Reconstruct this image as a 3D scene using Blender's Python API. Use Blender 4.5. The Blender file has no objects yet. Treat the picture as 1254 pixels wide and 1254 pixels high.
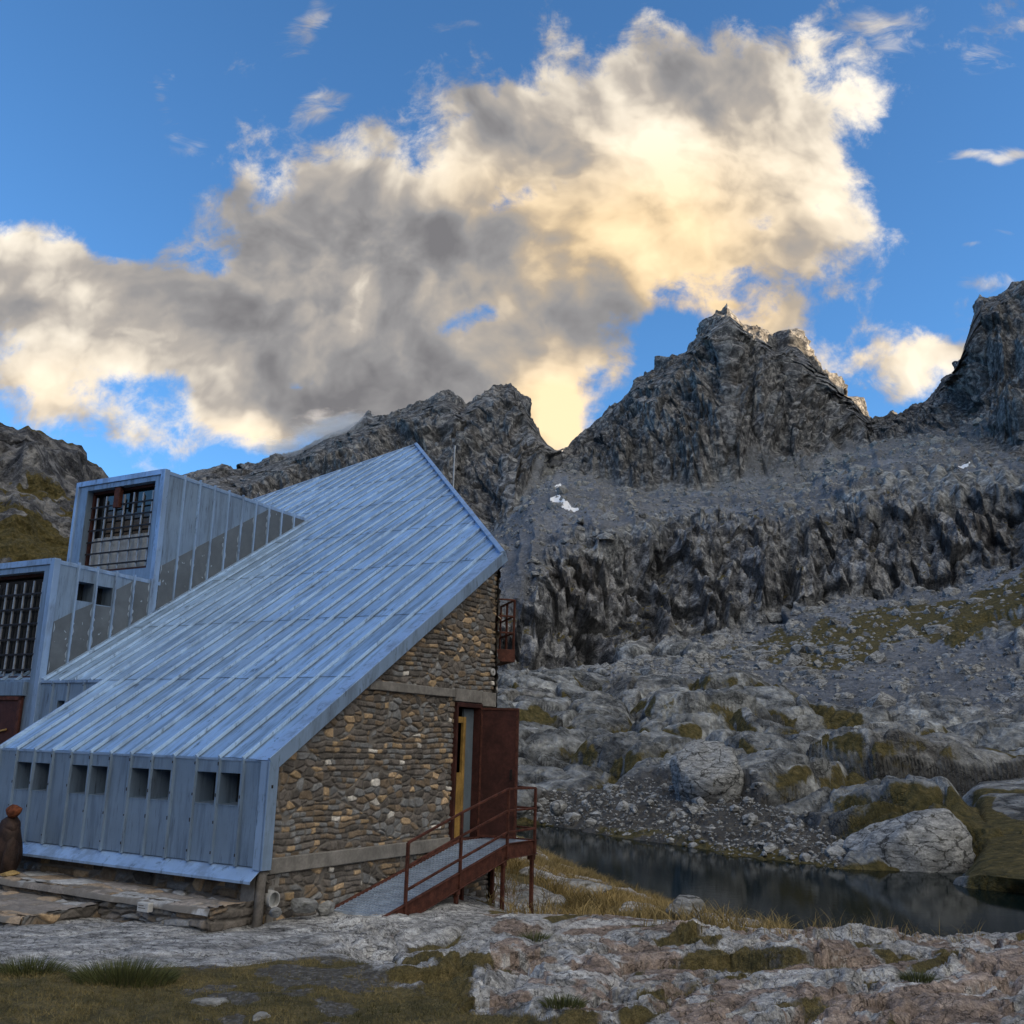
import bpy, bmesh, math, random
import numpy as np
random.seed(7); RNG = np.random.default_rng(7)
scene = bpy.context.scene
COL = scene.collection
H = 2.25                                   # camera height above the hut's ground
FOC, CEN = 1212.0, 627.0                   # focal length / centre, in pixels of a 1254 px frame

# ------------------------------------------------------------------ camera frame
_up = np.array([.0274, -1, 283 / 1212.]); _up /= np.linalg.norm(_up)
_fw = np.array([0, 0, 1.]); _fw -= _up * (_fw @ _up); _fw /= np.linalg.norm(_fw)
_rt = np.cross(_up, _fw)
if _rt[0] < 0: _rt = -_rt
CM = np.array([_rt, _fw, _up])             # rows: world X, Y, Z in camera (x right, y down, z forward)
def ray(x, y):
    return CM @ np.array([x - CEN, y - CEN, FOC])
def at_range(x, y, r):                     # world point seen in direction (x, y) at horizontal distance r
    d = ray(x, y); t = r / math.hypot(d[0], d[1])
    return np.array([d[0] * t, d[1] * t, d[2] * t + H])
def at_z(x, y, z):
    d = ray(x, y); t = (z - H) / d[2]
    return np.array([d[0] * t, d[1] * t, z])
def project(P):
    P = np.asarray(P, float); q = (P - np.array([0, 0, H])) @ CM
    return CEN + FOC * q[..., 0] / q[..., 2], CEN + FOC * q[..., 1] / q[..., 2]

# hut frame: local x = to the right along the front, y = away along the gable, z = 0 at ground
HUT_O = np.array([-2.96815, 12.86625, 0.0]); EAVE = 1.968
_wv = np.array([.50646, .86227, 0.]); _wv /= np.linalg.norm(_wv)
_ev = np.array([-_wv[1], _wv[0], 0.])
HUT_ROT = math.atan2(-_ev[1], -_ev[0])
def hut_local(P):
    d = np.asarray(P) - HUT_O
    return np.array([-(d @ _ev), d @ _wv, d[2]])
def hut_world(x, y, z):
    return HUT_O - _ev * x + _wv * y + np.array([0, 0, z])
def on_x(x, y, lx):                        # hut-local point of a sight line on the vertical plane local x = lx
    o = hut_local([0, 0, H]); b = hut_local(ray(x, y) + np.array([0, 0, H])) - o
    t = (lx - o[0]) / b[0]; return o + b * t
def on_y(x, y, ly):
    o = hut_local([0, 0, H]); b = hut_local(ray(x, y) + np.array([0, 0, H])) - o
    t = (ly - o[1]) / b[1]; return o + b * t

# ------------------------------------------------------------------ noise (numpy)
def _hash(ix, iy, iz, seed):
    h = (ix.astype(np.uint32) * np.uint32(374761393) + iy.astype(np.uint32) * np.uint32(668265263)
         + iz.astype(np.uint32) * np.uint32(2246822519) + np.uint32((seed * 3266489917) & 0xffffffff))
    h ^= h >> np.uint32(15); h *= np.uint32(2246822519); h ^= h >> np.uint32(13)
    h *= np.uint32(3266489917); h ^= h >> np.uint32(16)
    return h
def perlin(x, y, z=None, seed=0):
    x = np.asarray(x, np.float32); y = np.asarray(y, np.float32)
    z = np.zeros_like(x) if z is None else np.asarray(z, np.float32)
    fx, fy, fz = np.floor(x), np.floor(y), np.floor(z)
    ix, iy, iz = fx.astype(np.int64), fy.astype(np.int64), fz.astype(np.int64)
    x, y, z = x - fx, y - fy, z - fz
    u, v, w = (t * t * t * (t * (t * 6 - 15) + 10) for t in (x, y, z))
    def g(dx, dy, dz):
        h = _hash(ix + dx, iy + dy, iz + dz, seed)
        gx = (h & np.uint32(1023)).astype(np.float32) / 511.5 - 1
        gy = ((h >> np.uint32(10)) & np.uint32(1023)).astype(np.float32) / 511.5 - 1
        gz = ((h >> np.uint32(20)) & np.uint32(1023)).astype(np.float32) / 511.5 - 1
        return gx * (x - dx) + gy * (y - dy) + gz * (z - dz)
    def L(a, b, t): return a + (b - a) * t
    a = L(L(g(0,0,0), g(1,0,0), u), L(g(0,1,0), g(1,1,0), u), v)
    b = L(L(g(0,0,1), g(1,0,1), u), L(g(0,1,1), g(1,1,1), u), v)
    return L(a, b, w) * 1.1
def fbm(x, y, z=None, oct=5, gain=.5, lac=2.03, seed=0):
    s = 0; a = 1.0; z = np.zeros_like(x) if z is None else z; f = 1.0; n = 0
    for i in range(oct):
        s = s + a * perlin(x * f, y * f, z * f, seed + i * 17); n += a; a *= gain; f *= lac
    return s / n
def ridged(x, y, z=None, oct=5, gain=.5, lac=2.07, seed=0):
    s = 0; a = 1.0; z = np.zeros_like(x) if z is None else z; f = 1.0; n = 0; w = 1.0
    for i in range(oct):
        r = 1 - np.abs(perlin(x * f, y * f, z * f, seed + i * 31)) * 1.9
        r = np.clip(r, 0, 1) ** 2 * w
        w = np.clip(r * 1.6, 0, 1)
        s = s + a * r; n += a; a *= gain; f *= lac
    return s / n
def worley(x, y, z=None, seed=0, jit=1.0, facet=False):
    """F1, F2 distances and a 0..1 id of the nearest cell"""
    x = np.asarray(x, np.float32); y = np.asarray(y, np.float32)
    three = z is not None
    z = np.asarray(z, np.float32) if three else np.zeros_like(x)
    ix, iy, iz = (np.floor(t).astype(np.int64) for t in (x, y, z))
    f1 = np.full(x.shape, 9., np.float32); f2 = f1.copy(); idn = np.zeros_like(f1); ox = np.zeros_like(f1); oy = np.zeros_like(f1)
    for dz in ((-1, 0, 1) if three else (0,)):
        for dx in (-1, 0, 1):
            for dy in (-1, 0, 1):
                cx, cy, cz = ix + dx, iy + dy, iz + dz
                h = _hash(cx, cy, cz, seed)
                px = cx + .5 + jit * ((h & np.uint32(1023)).astype(np.float32) / 1023 - .5)
                py = cy + .5 + jit * (((h >> np.uint32(10)) & np.uint32(1023)).astype(np.float32) / 1023 - .5)
                pz = (cz + .5 + jit * (((h >> np.uint32(20)) & np.uint32(1023)).astype(np.float32) / 1023 - .5)) if three else 0
                d = np.sqrt((px - x) ** 2 + (py - y) ** 2 + ((pz - z) ** 2 if three else 0))
                idv = ((h * np.uint32(2654435761)) >> np.uint32(8)).astype(np.float32) / float(1 << 24)
                nearer = d < f1
                f2 = np.where(nearer, f1, np.minimum(f2, d)); idn = np.where(nearer, idv, idn)
                f1 = np.where(nearer, d, f1); ox = np.where(nearer, x - px, ox); oy = np.where(nearer, y - py, oy)
    if not facet: return f1, f2, idn
    a = np.modf(idn * 917.31)[0]; b = np.modf(idn * 2741.7)[0]       # each cell a plane of its own tilt
    return f1, f2, idn, (ox * (a - .5) + oy * (b - .5)) * 2
def sstep(a, b, t):
    t = np.clip((t - a) / (b - a), 0, 1); return t * t * (3 - 2 * t)

# ------------------------------------------------------------------ objects
def tag(o, label=None, cat=None, group=None, kind=None):
    if label: o['label'] = label
    if cat: o['category'] = cat
    if group: o['group'] = group
    if kind: o['kind'] = kind
    return o
def empty(name, loc=(0, 0, 0), rz=0.):
    o = bpy.data.objects.new(name, None); COL.objects.link(o)
    o.location = loc; o.rotation_euler = (0, 0, rz); o.empty_display_size = .3
    return o
def link_mesh(name, me, mat=None, parent=None, bevel=0.):
    o = bpy.data.objects.new(name, me); COL.objects.link(o)
    for m in (mat if isinstance(mat, (list, tuple)) else [mat]):
        if m: me.materials.append(m)
    if parent: o.parent = parent
    if bevel:
        b = o.modifiers.new('bevel', 'BEVEL'); b.width = bevel; b.segments = 2; b.limit_method = 'ANGLE'; b.angle_limit = .6
    return o
def np_mesh(name, V, F, smooth=True, attrs=None):
    """V (n,3), F (m,k) with one polygon size; attrs: name -> (n,) float or (n,3) colour"""
    me = bpy.data.meshes.new(name)
    V = np.asarray(V, np.float32); F = np.asarray(F, np.int32); k = F.shape[1]
    me.vertices.add(len(V)); me.vertices.foreach_set('co', V.ravel())
    me.loops.add(F.size); me.loops.foreach_set('vertex_index', F.ravel())
    me.polygons.add(len(F)); me.polygons.foreach_set('loop_start', np.arange(0, F.size, k, dtype=np.int32))
    me.update(calc_edges=True); me.validate()
    me.polygons.foreach_set('use_smooth', np.full(len(me.polygons), smooth))
    for n, a in (attrs or {}).items():
        a = np.asarray(a, np.float32)
        if a.ndim == 1:
            t = me.attributes.new(n, 'FLOAT', 'POINT'); t.data.foreach_set('value', a)
        else:
            t = me.attributes.new(n, 'FLOAT_COLOR', 'POINT')
            t.data.foreach_set('color', np.concatenate([a, np.ones((len(a), 1), np.float32)], 1).ravel())
    return me
def grid_faces(nr, nc):
    i = np.arange(nr * nc, dtype=np.int32).reshape(nr, nc)
    return np.stack([i[:-1, :-1], i[:-1, 1:], i[1:, 1:], i[1:, :-1]], -1).reshape(-1, 4)
class MB:
    """collects polygons, then becomes one mesh object"""
    def __init__(s): s.v = []; s.f = []; s.mi = []
    def poly(s, pts, mi=0):
        n = len(s.v); s.v += [tuple(map(float, p)) for p in pts]; s.f.append(list(range(n, n + len(pts)))); s.mi.append(mi)
    def hexa(s, b, t, mi=0):               # 4 bottom points (ccw from above) and 4 top points
        n = len(s.v); s.v += [tuple(map(float, p)) for p in list(b) + list(t)]
        for q in ((3,2,1,0), (4,5,6,7), (0,1,5,4), (1,2,6,5), (2,3,7,6), (3,0,4,7)):
            s.f.append([n + i for i in q]); s.mi.append(mi)
    def box(s, x0, x1, y0, y1, z0, z1, mi=0):
        s.hexa([(x0,y0,z0),(x1,y0,z0),(x1,y1,z0),(x0,y1,z0)], [(x0,y0,z1),(x1,y0,z1),(x1,y1,z1),(x0,y1,z1)], mi)
    def bar(s, a, b, wd, ht, upv=(0,0,1), mi=0):     # box along a-b, wd across, ht along upv
        a, b, u = np.array(a, float), np.array(b, float), np.array(upv, float)
        d = b - a; d /= np.linalg.norm(d); sd = np.cross(d, u); sd /= np.linalg.norm(sd); u = np.cross(sd, d)
        c = lambda p: [p - sd*wd/2 - u*ht/2, p + sd*wd/2 - u*ht/2, p + sd*wd/2 + u*ht/2, p - sd*wd/2 + u*ht/2]
        s.hexa(c(a)[::-1], c(b)[::-1], mi)
    def tube(s, pts, r, n=10, mi=0, cap=True):
        pts = [np.array(p, float) for p in pts]; rings = []
        rs = r if isinstance(r, (list, tuple)) else [r] * len(pts)
        for i, p in enumerate(pts):
            d = pts[min(i+1, len(pts)-1)] - pts[max(i-1, 0)]; d /= np.linalg.norm(d)
            h = np.array([0, 0, 1.]) if abs(d[2]) < .9 else np.array([1., 0, 0])
            a = np.cross(d, h); a /= np.linalg.norm(a); b = np.cross(d, a)
            k = len(s.v); rings.append(k)
            for j in range(n):
                t = 2 * math.pi * j / n
                s.v.append(tuple(p + rs[i] * (a * math.cos(t) + b * math.sin(t))))
        for i in range(len(rings) - 1):
            for j in range(n):
                s.f.append([rings[i]+j, rings[i]+(j+1) % n, rings[i+1]+(j+1) % n, rings[i+1]+j]); s.mi.append(mi)
        if cap:
            s.f.append([rings[0]+j for j in range(n)][::-1]); s.mi.append(mi)
            s.f.append([rings[-1]+j for j in range(n)]); s.mi.append(mi)
    def build(s, name, mat, parent=None, bevel=0., smooth=False):
        me = bpy.data.meshes.new(name); me.from_pydata(s.v, [], s.f)
        me.polygons.foreach_set('material_index', s.mi)
        bm = bmesh.new(); bm.from_mesh(me); bmesh.ops.recalc_face_normals(bm, faces=bm.faces); bm.to_mesh(me); bm.free()
        if smooth:
            me.polygons.foreach_set('use_smooth', [True] * len(me.polygons))
        me.update()
        return link_mesh(name, me, mat, parent, bevel)

# ------------------------------------------------------------------ materials
class NT:
    """tiny helper for node trees"""
    def __init__(s, tree): s.t = tree; s.n = tree.nodes; s.l = tree.links
    def new(s, typ, **kw):
        n = s.n.new(typ)
        for k, v in kw.items(): setattr(n, k, v)
        return n
    def put(s, sock, v):
        if isinstance(v, bpy.types.NodeSocket): s.l.new(v, sock)
        elif isinstance(v, (tuple, list)):
            sock.default_value = tuple(v) + ((1.,) if sock.type == 'RGBA' and len(v) == 3 else ())
        else: sock.default_value = v
    def math(s, op, a, b=0., c=0., clamp=False):
        n = s.new('ShaderNodeMath', operation=op, use_clamp=clamp)
        for i, v in enumerate((a, b, c)): s.put(n.inputs[i], v)
        return n.outputs[0]
    def vmath(s, op, a, b=(0, 0, 0)):
        n = s.new('ShaderNodeVectorMath', operation=op); s.put(n.inputs[0], a)
        if op == 'SCALE': s.put(n.inputs['Scale'], b)
        else: s.put(n.inputs[1], b)
        return n.outputs['Value'] if op in ('DOT_PRODUCT', 'LENGTH') else n.outputs[0]
    def mix(s, f, a, b, typ='RGBA', blend='MIX'):
        n = s.new('ShaderNodeMix', data_type=typ)
        if typ == 'RGBA': n.blend_type = blend
        k = {'RGBA': (6, 7, 2), 'FLOAT': (2, 3, 0)}[typ]
        s.put(n.inputs[0], f); s.put(n.inputs[k[0]], a); s.put(n.inputs[k[1]], b)
        return n.outputs[k[2]]
    def noise(s, vec, scale, detail=5, rough=.55, dist=0., out=0):
        n = s.new('ShaderNodeTexNoise'); s.put(n.inputs['Vector'], vec)
        n.inputs['Scale'].default_value = scale; n.inputs['Detail'].default_value = detail
        n.inputs['Roughness'].default_value = rough; n.inputs['Distortion'].default_value = dist
        return n.outputs[out]
    def voro(s, vec, scale, feature='F1', out='Distance', rnd=1.):
        n = s.new('ShaderNodeTexVoronoi', feature=feature); s.put(n.inputs['Vector'], vec)
        n.inputs['Scale'].default_value = scale; n.inputs['Randomness'].default_value = rnd
        return n.outputs[out]
    def ramp(s, f, stops, interp='LINEAR'):
        n = s.new('ShaderNodeValToRGB'); r = n.color_ramp; r.interpolation = interp
        while len(r.elements) < len(stops): r.elements.new(.5)
        for e, (p, c) in zip(r.elements, stops):
            e.position = p; e.color = tuple(c) + (1,) if isinstance(c, (tuple, list)) else (c, c, c, 1)
        s.put(n.inputs[0], f); return n.outputs[0]
    def rng(s, f, a, b, c=0., d=1.):
        n = s.new('ShaderNodeMapRange', interpolation_type='SMOOTHSTEP')
        for i, v in enumerate((f, a, b, c, d)): s.put(n.inputs[i], v)
        return n.outputs[0]
    def mapping(s, vec, scale=(1, 1, 1), rot=(0, 0, 0), loc=(0, 0, 0)):
        n = s.new('ShaderNodeMapping'); s.put(n.inputs[0], vec)
        n.inputs['Scale'].default_value = scale; n.inputs['Rotation'].default_value = rot; n.inputs['Location'].default_value = loc
        return n.outputs[0]
    def attr(s, name, col=False):
        n = s.new('ShaderNodeAttribute', attribute_name=name); return n.outputs['Color' if col else 'Fac']
def mat_begin(name):
    m = bpy.data.materials.new(name); m.use_nodes = True; T = NT(m.node_tree); T.n.clear()
    out = T.new('ShaderNodeOutputMaterial'); b = T.new('ShaderNodeBsdfPrincipled'); T.l.new(b.outputs[0], out.inputs[0])
    tc = T.new('ShaderNodeTexCoord')
    return m, T, b, tc.outputs['Object']
def bump(T, b, h, strength=.5, dist=.02):
    n = T.new('ShaderNodeBump'); n.inputs['Strength'].default_value = strength; n.inputs['Distance'].default_value = dist
    T.put(n.inputs['Height'], h); T.l.new(n.outputs[0], b.inputs['Normal']); return n
# light
EXPOSURE = 1.8
SUN_AZ, SUN_EL, SUN_E = math.radians(100), math.radians(13), 5.
SKY_K = .075
SKY_TINT = (.66, .95, 1.08)
CLOUD_K = 1. / 2 ** EXPOSURE
CL0, CL1, CL2, CL3, CL4 = (.21, .205, .215), (.32, .312, .315), (.50, .455, .41), (.92, .83, .70), (1.16, 1.06, .90)
FILL_DECK_A, FILL_DECK_B = (1.05, 1.0, .92), (3.05, 2.88, 2.6)
LAKE_Z = -2.25
SHADE_RIDGE_TOP = 312.
# ------------------------------------------------------------------ camera, light, sky
import mathutils
cam = bpy.data.cameras.new('camera'); camo = bpy.data.objects.new('camera', cam); COL.objects.link(camo)
cam.sensor_width = 36.; cam.lens = FOC / 1254. * 36.; cam.clip_start = .1; cam.clip_end = 20000.
R = np.stack([CM[:, 0], -CM[:, 1], -CM[:, 2]], 1)
Mx = mathutils.Matrix([list(R[i]) + [0] for i in range(3)] + [[0, 0, 0, 1]]); Mx.translation = (0, 0, H)
camo.matrix_world = Mx
scene.camera = camo
scene.view_settings.view_transform = 'Standard'; scene.view_settings.look = 'None'
scene.view_settings.exposure = EXPOSURE; scene.view_settings.gamma = 1.
scene.cycles.max_bounces = 6; scene.cycles.diffuse_bounces = 3; scene.cycles.glossy_bounces = 3
scene.cycles.use_denoising = True
sl = bpy.data.lights.new('sun', 'SUN'); sun = bpy.data.objects.new('sun', sl); COL.objects.link(sun)
sl.energy = SUN_E; sl.angle = math.radians(.53); sl.color = (1., .74, .46)
sd = np.array([math.sin(SUN_AZ) * math.cos(SUN_EL), math.cos(SUN_AZ) * math.cos(SUN_EL), math.sin(SUN_EL)])
sun.rotation_euler = mathutils.Vector(sd).to_track_quat('Z', 'Y').to_euler()
# ------------------------------------------------------------------ sky: Nishita air with a bank of cloud, all in world directions
world = bpy.data.worlds.new('World'); scene.world = world; world.use_nodes = True
T = NT(world.node_tree); T.n.clear()
wout = T.new('ShaderNodeOutputWorld')
sky = T.new('ShaderNodeTexSky'); sky.sky_type = 'NISHITA'; sky.sun_disc = False
sky.sun_elevation = SUN_EL; sky.sun_rotation = SUN_AZ; sky.altitude = 2400.; sky.air_density = 1.; sky.dust_density = .3; sky.ozone_density = 3.
DIR = T.new('ShaderNodeTexCoord').outputs['Generated']
sep = T.new('ShaderNodeSeparateXYZ'); T.l.new(DIR, sep.inputs[0])
yy = T.math('MAXIMUM', sep.outputs[1], .12)
comb = T.new('ShaderNodeCombineXYZ')
T.l.new(T.math('DIVIDE', sep.outputs[0], yy), comb.inputs[0]); T.l.new(T.math('DIVIDE', sep.outputs[2], yy), comb.inputs[1])
PP = comb.outputs[0]
def pdir(x, y):
    d = ray(x, y); return d[0] / d[1], d[2] / d[1]
def blobs(P, lst):
    tot = None
    for (x, y, rx, ry, rot, wgt) in lst:
        c = pdir(x, y); k = 1.05 / FOC * (1 + .35 * c[1] ** 2)
        m = T.new('ShaderNodeMapping', vector_type='TEXTURE'); T.put(m.inputs[0], P)
        m.inputs['Location'].default_value = (c[0], c[1], 0); m.inputs['Rotation'].default_value = (0, 0, math.radians(rot))
        m.inputs['Scale'].default_value = (rx * k, ry * k, 1)
        q = T.vmath('DOT_PRODUCT', m.outputs[0], m.outputs[0])
        g = T.math('POWER', 2.718, T.math('MULTIPLY', q, -1.1))
        tot = T.math('MULTIPLY_ADD', g, wgt, tot if tot is not None else 0.)
    return tot
# where cloud stands: (x, y, rx, ry, turn, weight) of each billow, as seen from the hut's terrace
BILLOW = [(905,150,175,120,20,1.15),(740,110,140,85,25,.85),(1000,225,95,85,0,.8),(820,270,150,100,-10,1.),(1080,110,50,60,10,.42),
  (640,215,140,80,10,.7),(700,400,130,120,0,1.05),(520,320,190,95,5,1.15),(400,265,130,75,10,.95),(430,200,45,30,10,.5),(420,420,170,90,10,1.),
  (90,380,190,95,-5,1.15),(240,420,150,75,-15,.85),(30,320,90,50,10,.5),(270,525,120,40,-15,.65),(450,510,100,50,0,.8),(650,510,85,70,0,.95),(400,515,120,50,0,.6),(560,470,90,50,0,.6),(690,560,50,50,0,.4),
  (30,470,70,40,0,.6),(600,150,60,60,30,.35),
  (1080,445,105,50,12,1.1),(952,388,36,30,40,.75),(1150,430,50,18,10,.4),(885,364,16,8,0,.4),
  (640,245,70,34,20,-.95),(585,378,60,26,15,-.8),(372,470,40,26,0,-.75),(915,262,80,30,10,-.85),(740,205,55,18,25,-.3),(820,420,40,45,20,-1.0),(150,480,110,24,-10,-.35),
  (150,310,60,25,-20,-.5),(200,270,60,35,0,-.35),(130,560,50,30,0,-.3),(860,335,60,22,15,-.25)]
WISP = [(1215,182,52,12,10,.55),(1222,335,60,20,14,.5),(385,140,40,30,50,.42),(385,20,50,30,60,.4),(552,42,40,16,10,.36),(205,110,20,40,20,.33),(225,170,50,25,0,.3),(1080,20,60,40,0,.4),(1210,40,60,40,30,.3),(1185,290,22,6,10,.35),(1230,270,30,8,0,.3)]
warp = T.noise(PP, 3.2, 4, .6, 0., 1)
PW = T.vmath('ADD', PP, T.vmath('SCALE', T.vmath('SUBTRACT', warp, (.5, .5, .5)), .13))
def density(P, PWp, det):
    base = blobs(PWp, BILLOW) if PWp is not None else 0.
    n1 = T.noise(P, 5.5, det, .58, .35)
    n2 = T.noise(P, 17., det, .66, .3)
    e = T.math('MULTIPLY_ADD', T.math('SUBTRACT', n1, .5), 2.9, base)
    e = T.math('MULTIPLY_ADD', T.math('SUBTRACT', n2, .5), 1.55, e)
    return e, n2
N0, NF = density(PP, None, 9)
D0 = T.math('ADD', blobs(PW, BILLOW), N0)
LDIR = (.024, .013, 0)
alpha = T.rng(D0, .32, .92)
wn = T.noise(T.mapping(PP, (1, 2.2, 1), (0, 0, math.radians(-20))), 14., 10, .66, .9)
wis = T.math('MULTIPLY_ADD', T.math('SUBTRACT', wn, .5), 1.1, T.math('MULTIPLY', blobs(PW, WISP), 1.25))
walpha = T.math('MULTIPLY', T.rng(wis, .26, .75), .8)
# light reaching each part of the cloud: relief towards the sun, plus the billows that stand in the sun's path
relief = T.math('SUBTRACT', T.noise(PW, 4.2, 5, .5, .2), T.noise(T.vmath('ADD', PW, LDIR), 4.2, 5, .5, .2))
LIT = [(960,190,170,130,10,.6),(770,300,120,85,0,.62),(690,520,70,70,0,.3),(800,190,140,90,20,.5),(1060,230,60,90,0,.3),(680,500,60,70,0,.75),(1080,450,120,60,0,.65),(560,220,80,35,20,.45),(430,190,50,25,10,.4),
  (40,300,90,35,5,.35),(70,470,110,40,0,.55),(300,545,90,25,-10,.65),(160,390,70,40,0,.3),(380,400,60,35,0,.25),
  (730,395,85,45,0,-.6),(530,290,110,60,0,-.36),(380,275,80,50,0,-.36),(440,490,80,60,0,-.5),(20,385,45,25,0,-.45),(260,390,80,35,0,-.4),(860,90,90,40,20,-.18),(640,110,70,40,30,-.1)]
lit = blobs(PW, LIT)
thick = T.rng(D0, .55, 1.7)
ln = T.noise(PW, 6.5, 6, .55, .6)
L = T.math('MULTIPLY_ADD', relief, 3.2, T.math('MULTIPLY_ADD', lit, .60, .50))
L = T.math('MULTIPLY_ADD', T.math('SUBTRACT', NF, .5), .42, L)
L = T.math('MULTIPLY_ADD', thick, -.20, L)
L = T.math('MULTIPLY_ADD', T.math('SUBTRACT', ln, .5), .75, L, clamp=True)
ccol = T.ramp(L, [(0., CL0), (.25, CL1), (.48, CL2), (.72, CL3), (.95, CL4)])
gold = blobs(PW, [(770,310,180,115,0,1.05),(690,520,100,90,0,1.2),(880,220,190,110,0,.3),(1010,430,160,80,0,.4),(880,380,60,40,0,.5),(300,550,90,30,0,.5),(60,480,90,40,0,.4),(600,250,80,60,0,.3)])
gold = T.math('MULTIPLY', T.math('MULTIPLY', gold, 1., clamp=True), T.rng(L, .22, .62))
ccol = T.mix(gold, ccol, T.mix(1., ccol, (1.05, .88, .64), blend='MULTIPLY'))
skyc = T.mix(1., sky.outputs[0], SKY_TINT, blend='MULTIPLY')
bg0 = T.new('ShaderNodeBackground'); T.l.new(skyc, bg0.inputs[0]); bg0.inputs[1].default_value = SKY_K
bg1 = T.new('ShaderNodeBackground'); T.l.new(ccol, bg1.inputs[0]); bg1.inputs[1].default_value = CLOUD_K
front = T.rng(sep.outputs[1], .12, .3)
al = T.math('MAXIMUM', alpha, walpha)
bg0 = T.new('ShaderNodeBackground'); T.l.new(T.mix(1., sky.outputs[0], SKY_TINT, blend='MULTIPLY'), bg0.inputs[0]); bg0.inputs[1].default_value = SKY_K
bg1 = T.new('ShaderNodeBackground'); T.l.new(ccol, bg1.inputs[0]); bg1.inputs[1].default_value = CLOUD_K
# unseen bright cloud deck, added behind and right of the viewer as fill light
def toward(az, el): az, el = math.radians(az), math.radians(el); return (math.sin(az) * math.cos(el), math.cos(az) * math.cos(el), math.sin(el))
deck = T.rng(T.vmath('DOT_PRODUCT', DIR, toward(140, 44)), .48, .80)
dn = T.noise(DIR, 2.6, 4, .6, .3)
da = T.math('MULTIPLY', T.math('MULTIPLY', deck, T.rng(dn, .28, .46)), T.rng(sep.outputs[2], .0, .1))
bg2 = T.new('ShaderNodeBackground'); T.l.new(T.mix(T.rng(dn, .4, .7), FILL_DECK_A, FILL_DECK_B), bg2.inputs[0]); bg2.inputs[1].default_value = CLOUD_K
def mixs(f, a, b):
    n = T.new('ShaderNodeMixShader'); T.put(n.inputs[0], f); T.l.new(a, n.inputs[1]); T.l.new(b, n.inputs[2]); return n.outputs[0]
front = T.math('MULTIPLY', T.rng(sep.outputs[1], .16, .34), T.rng(sep.outputs[2], -.02, .02))
T.l.new(mixs(front, mixs(da, bg0.outputs[0], bg2.outputs[0]), mixs(al, bg0.outputs[0], bg1.outputs[0])), wout.inputs[0])
world.cycles.sampling_method = 'MANUAL'; world.cycles.sample_map_resolution = 512
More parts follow.
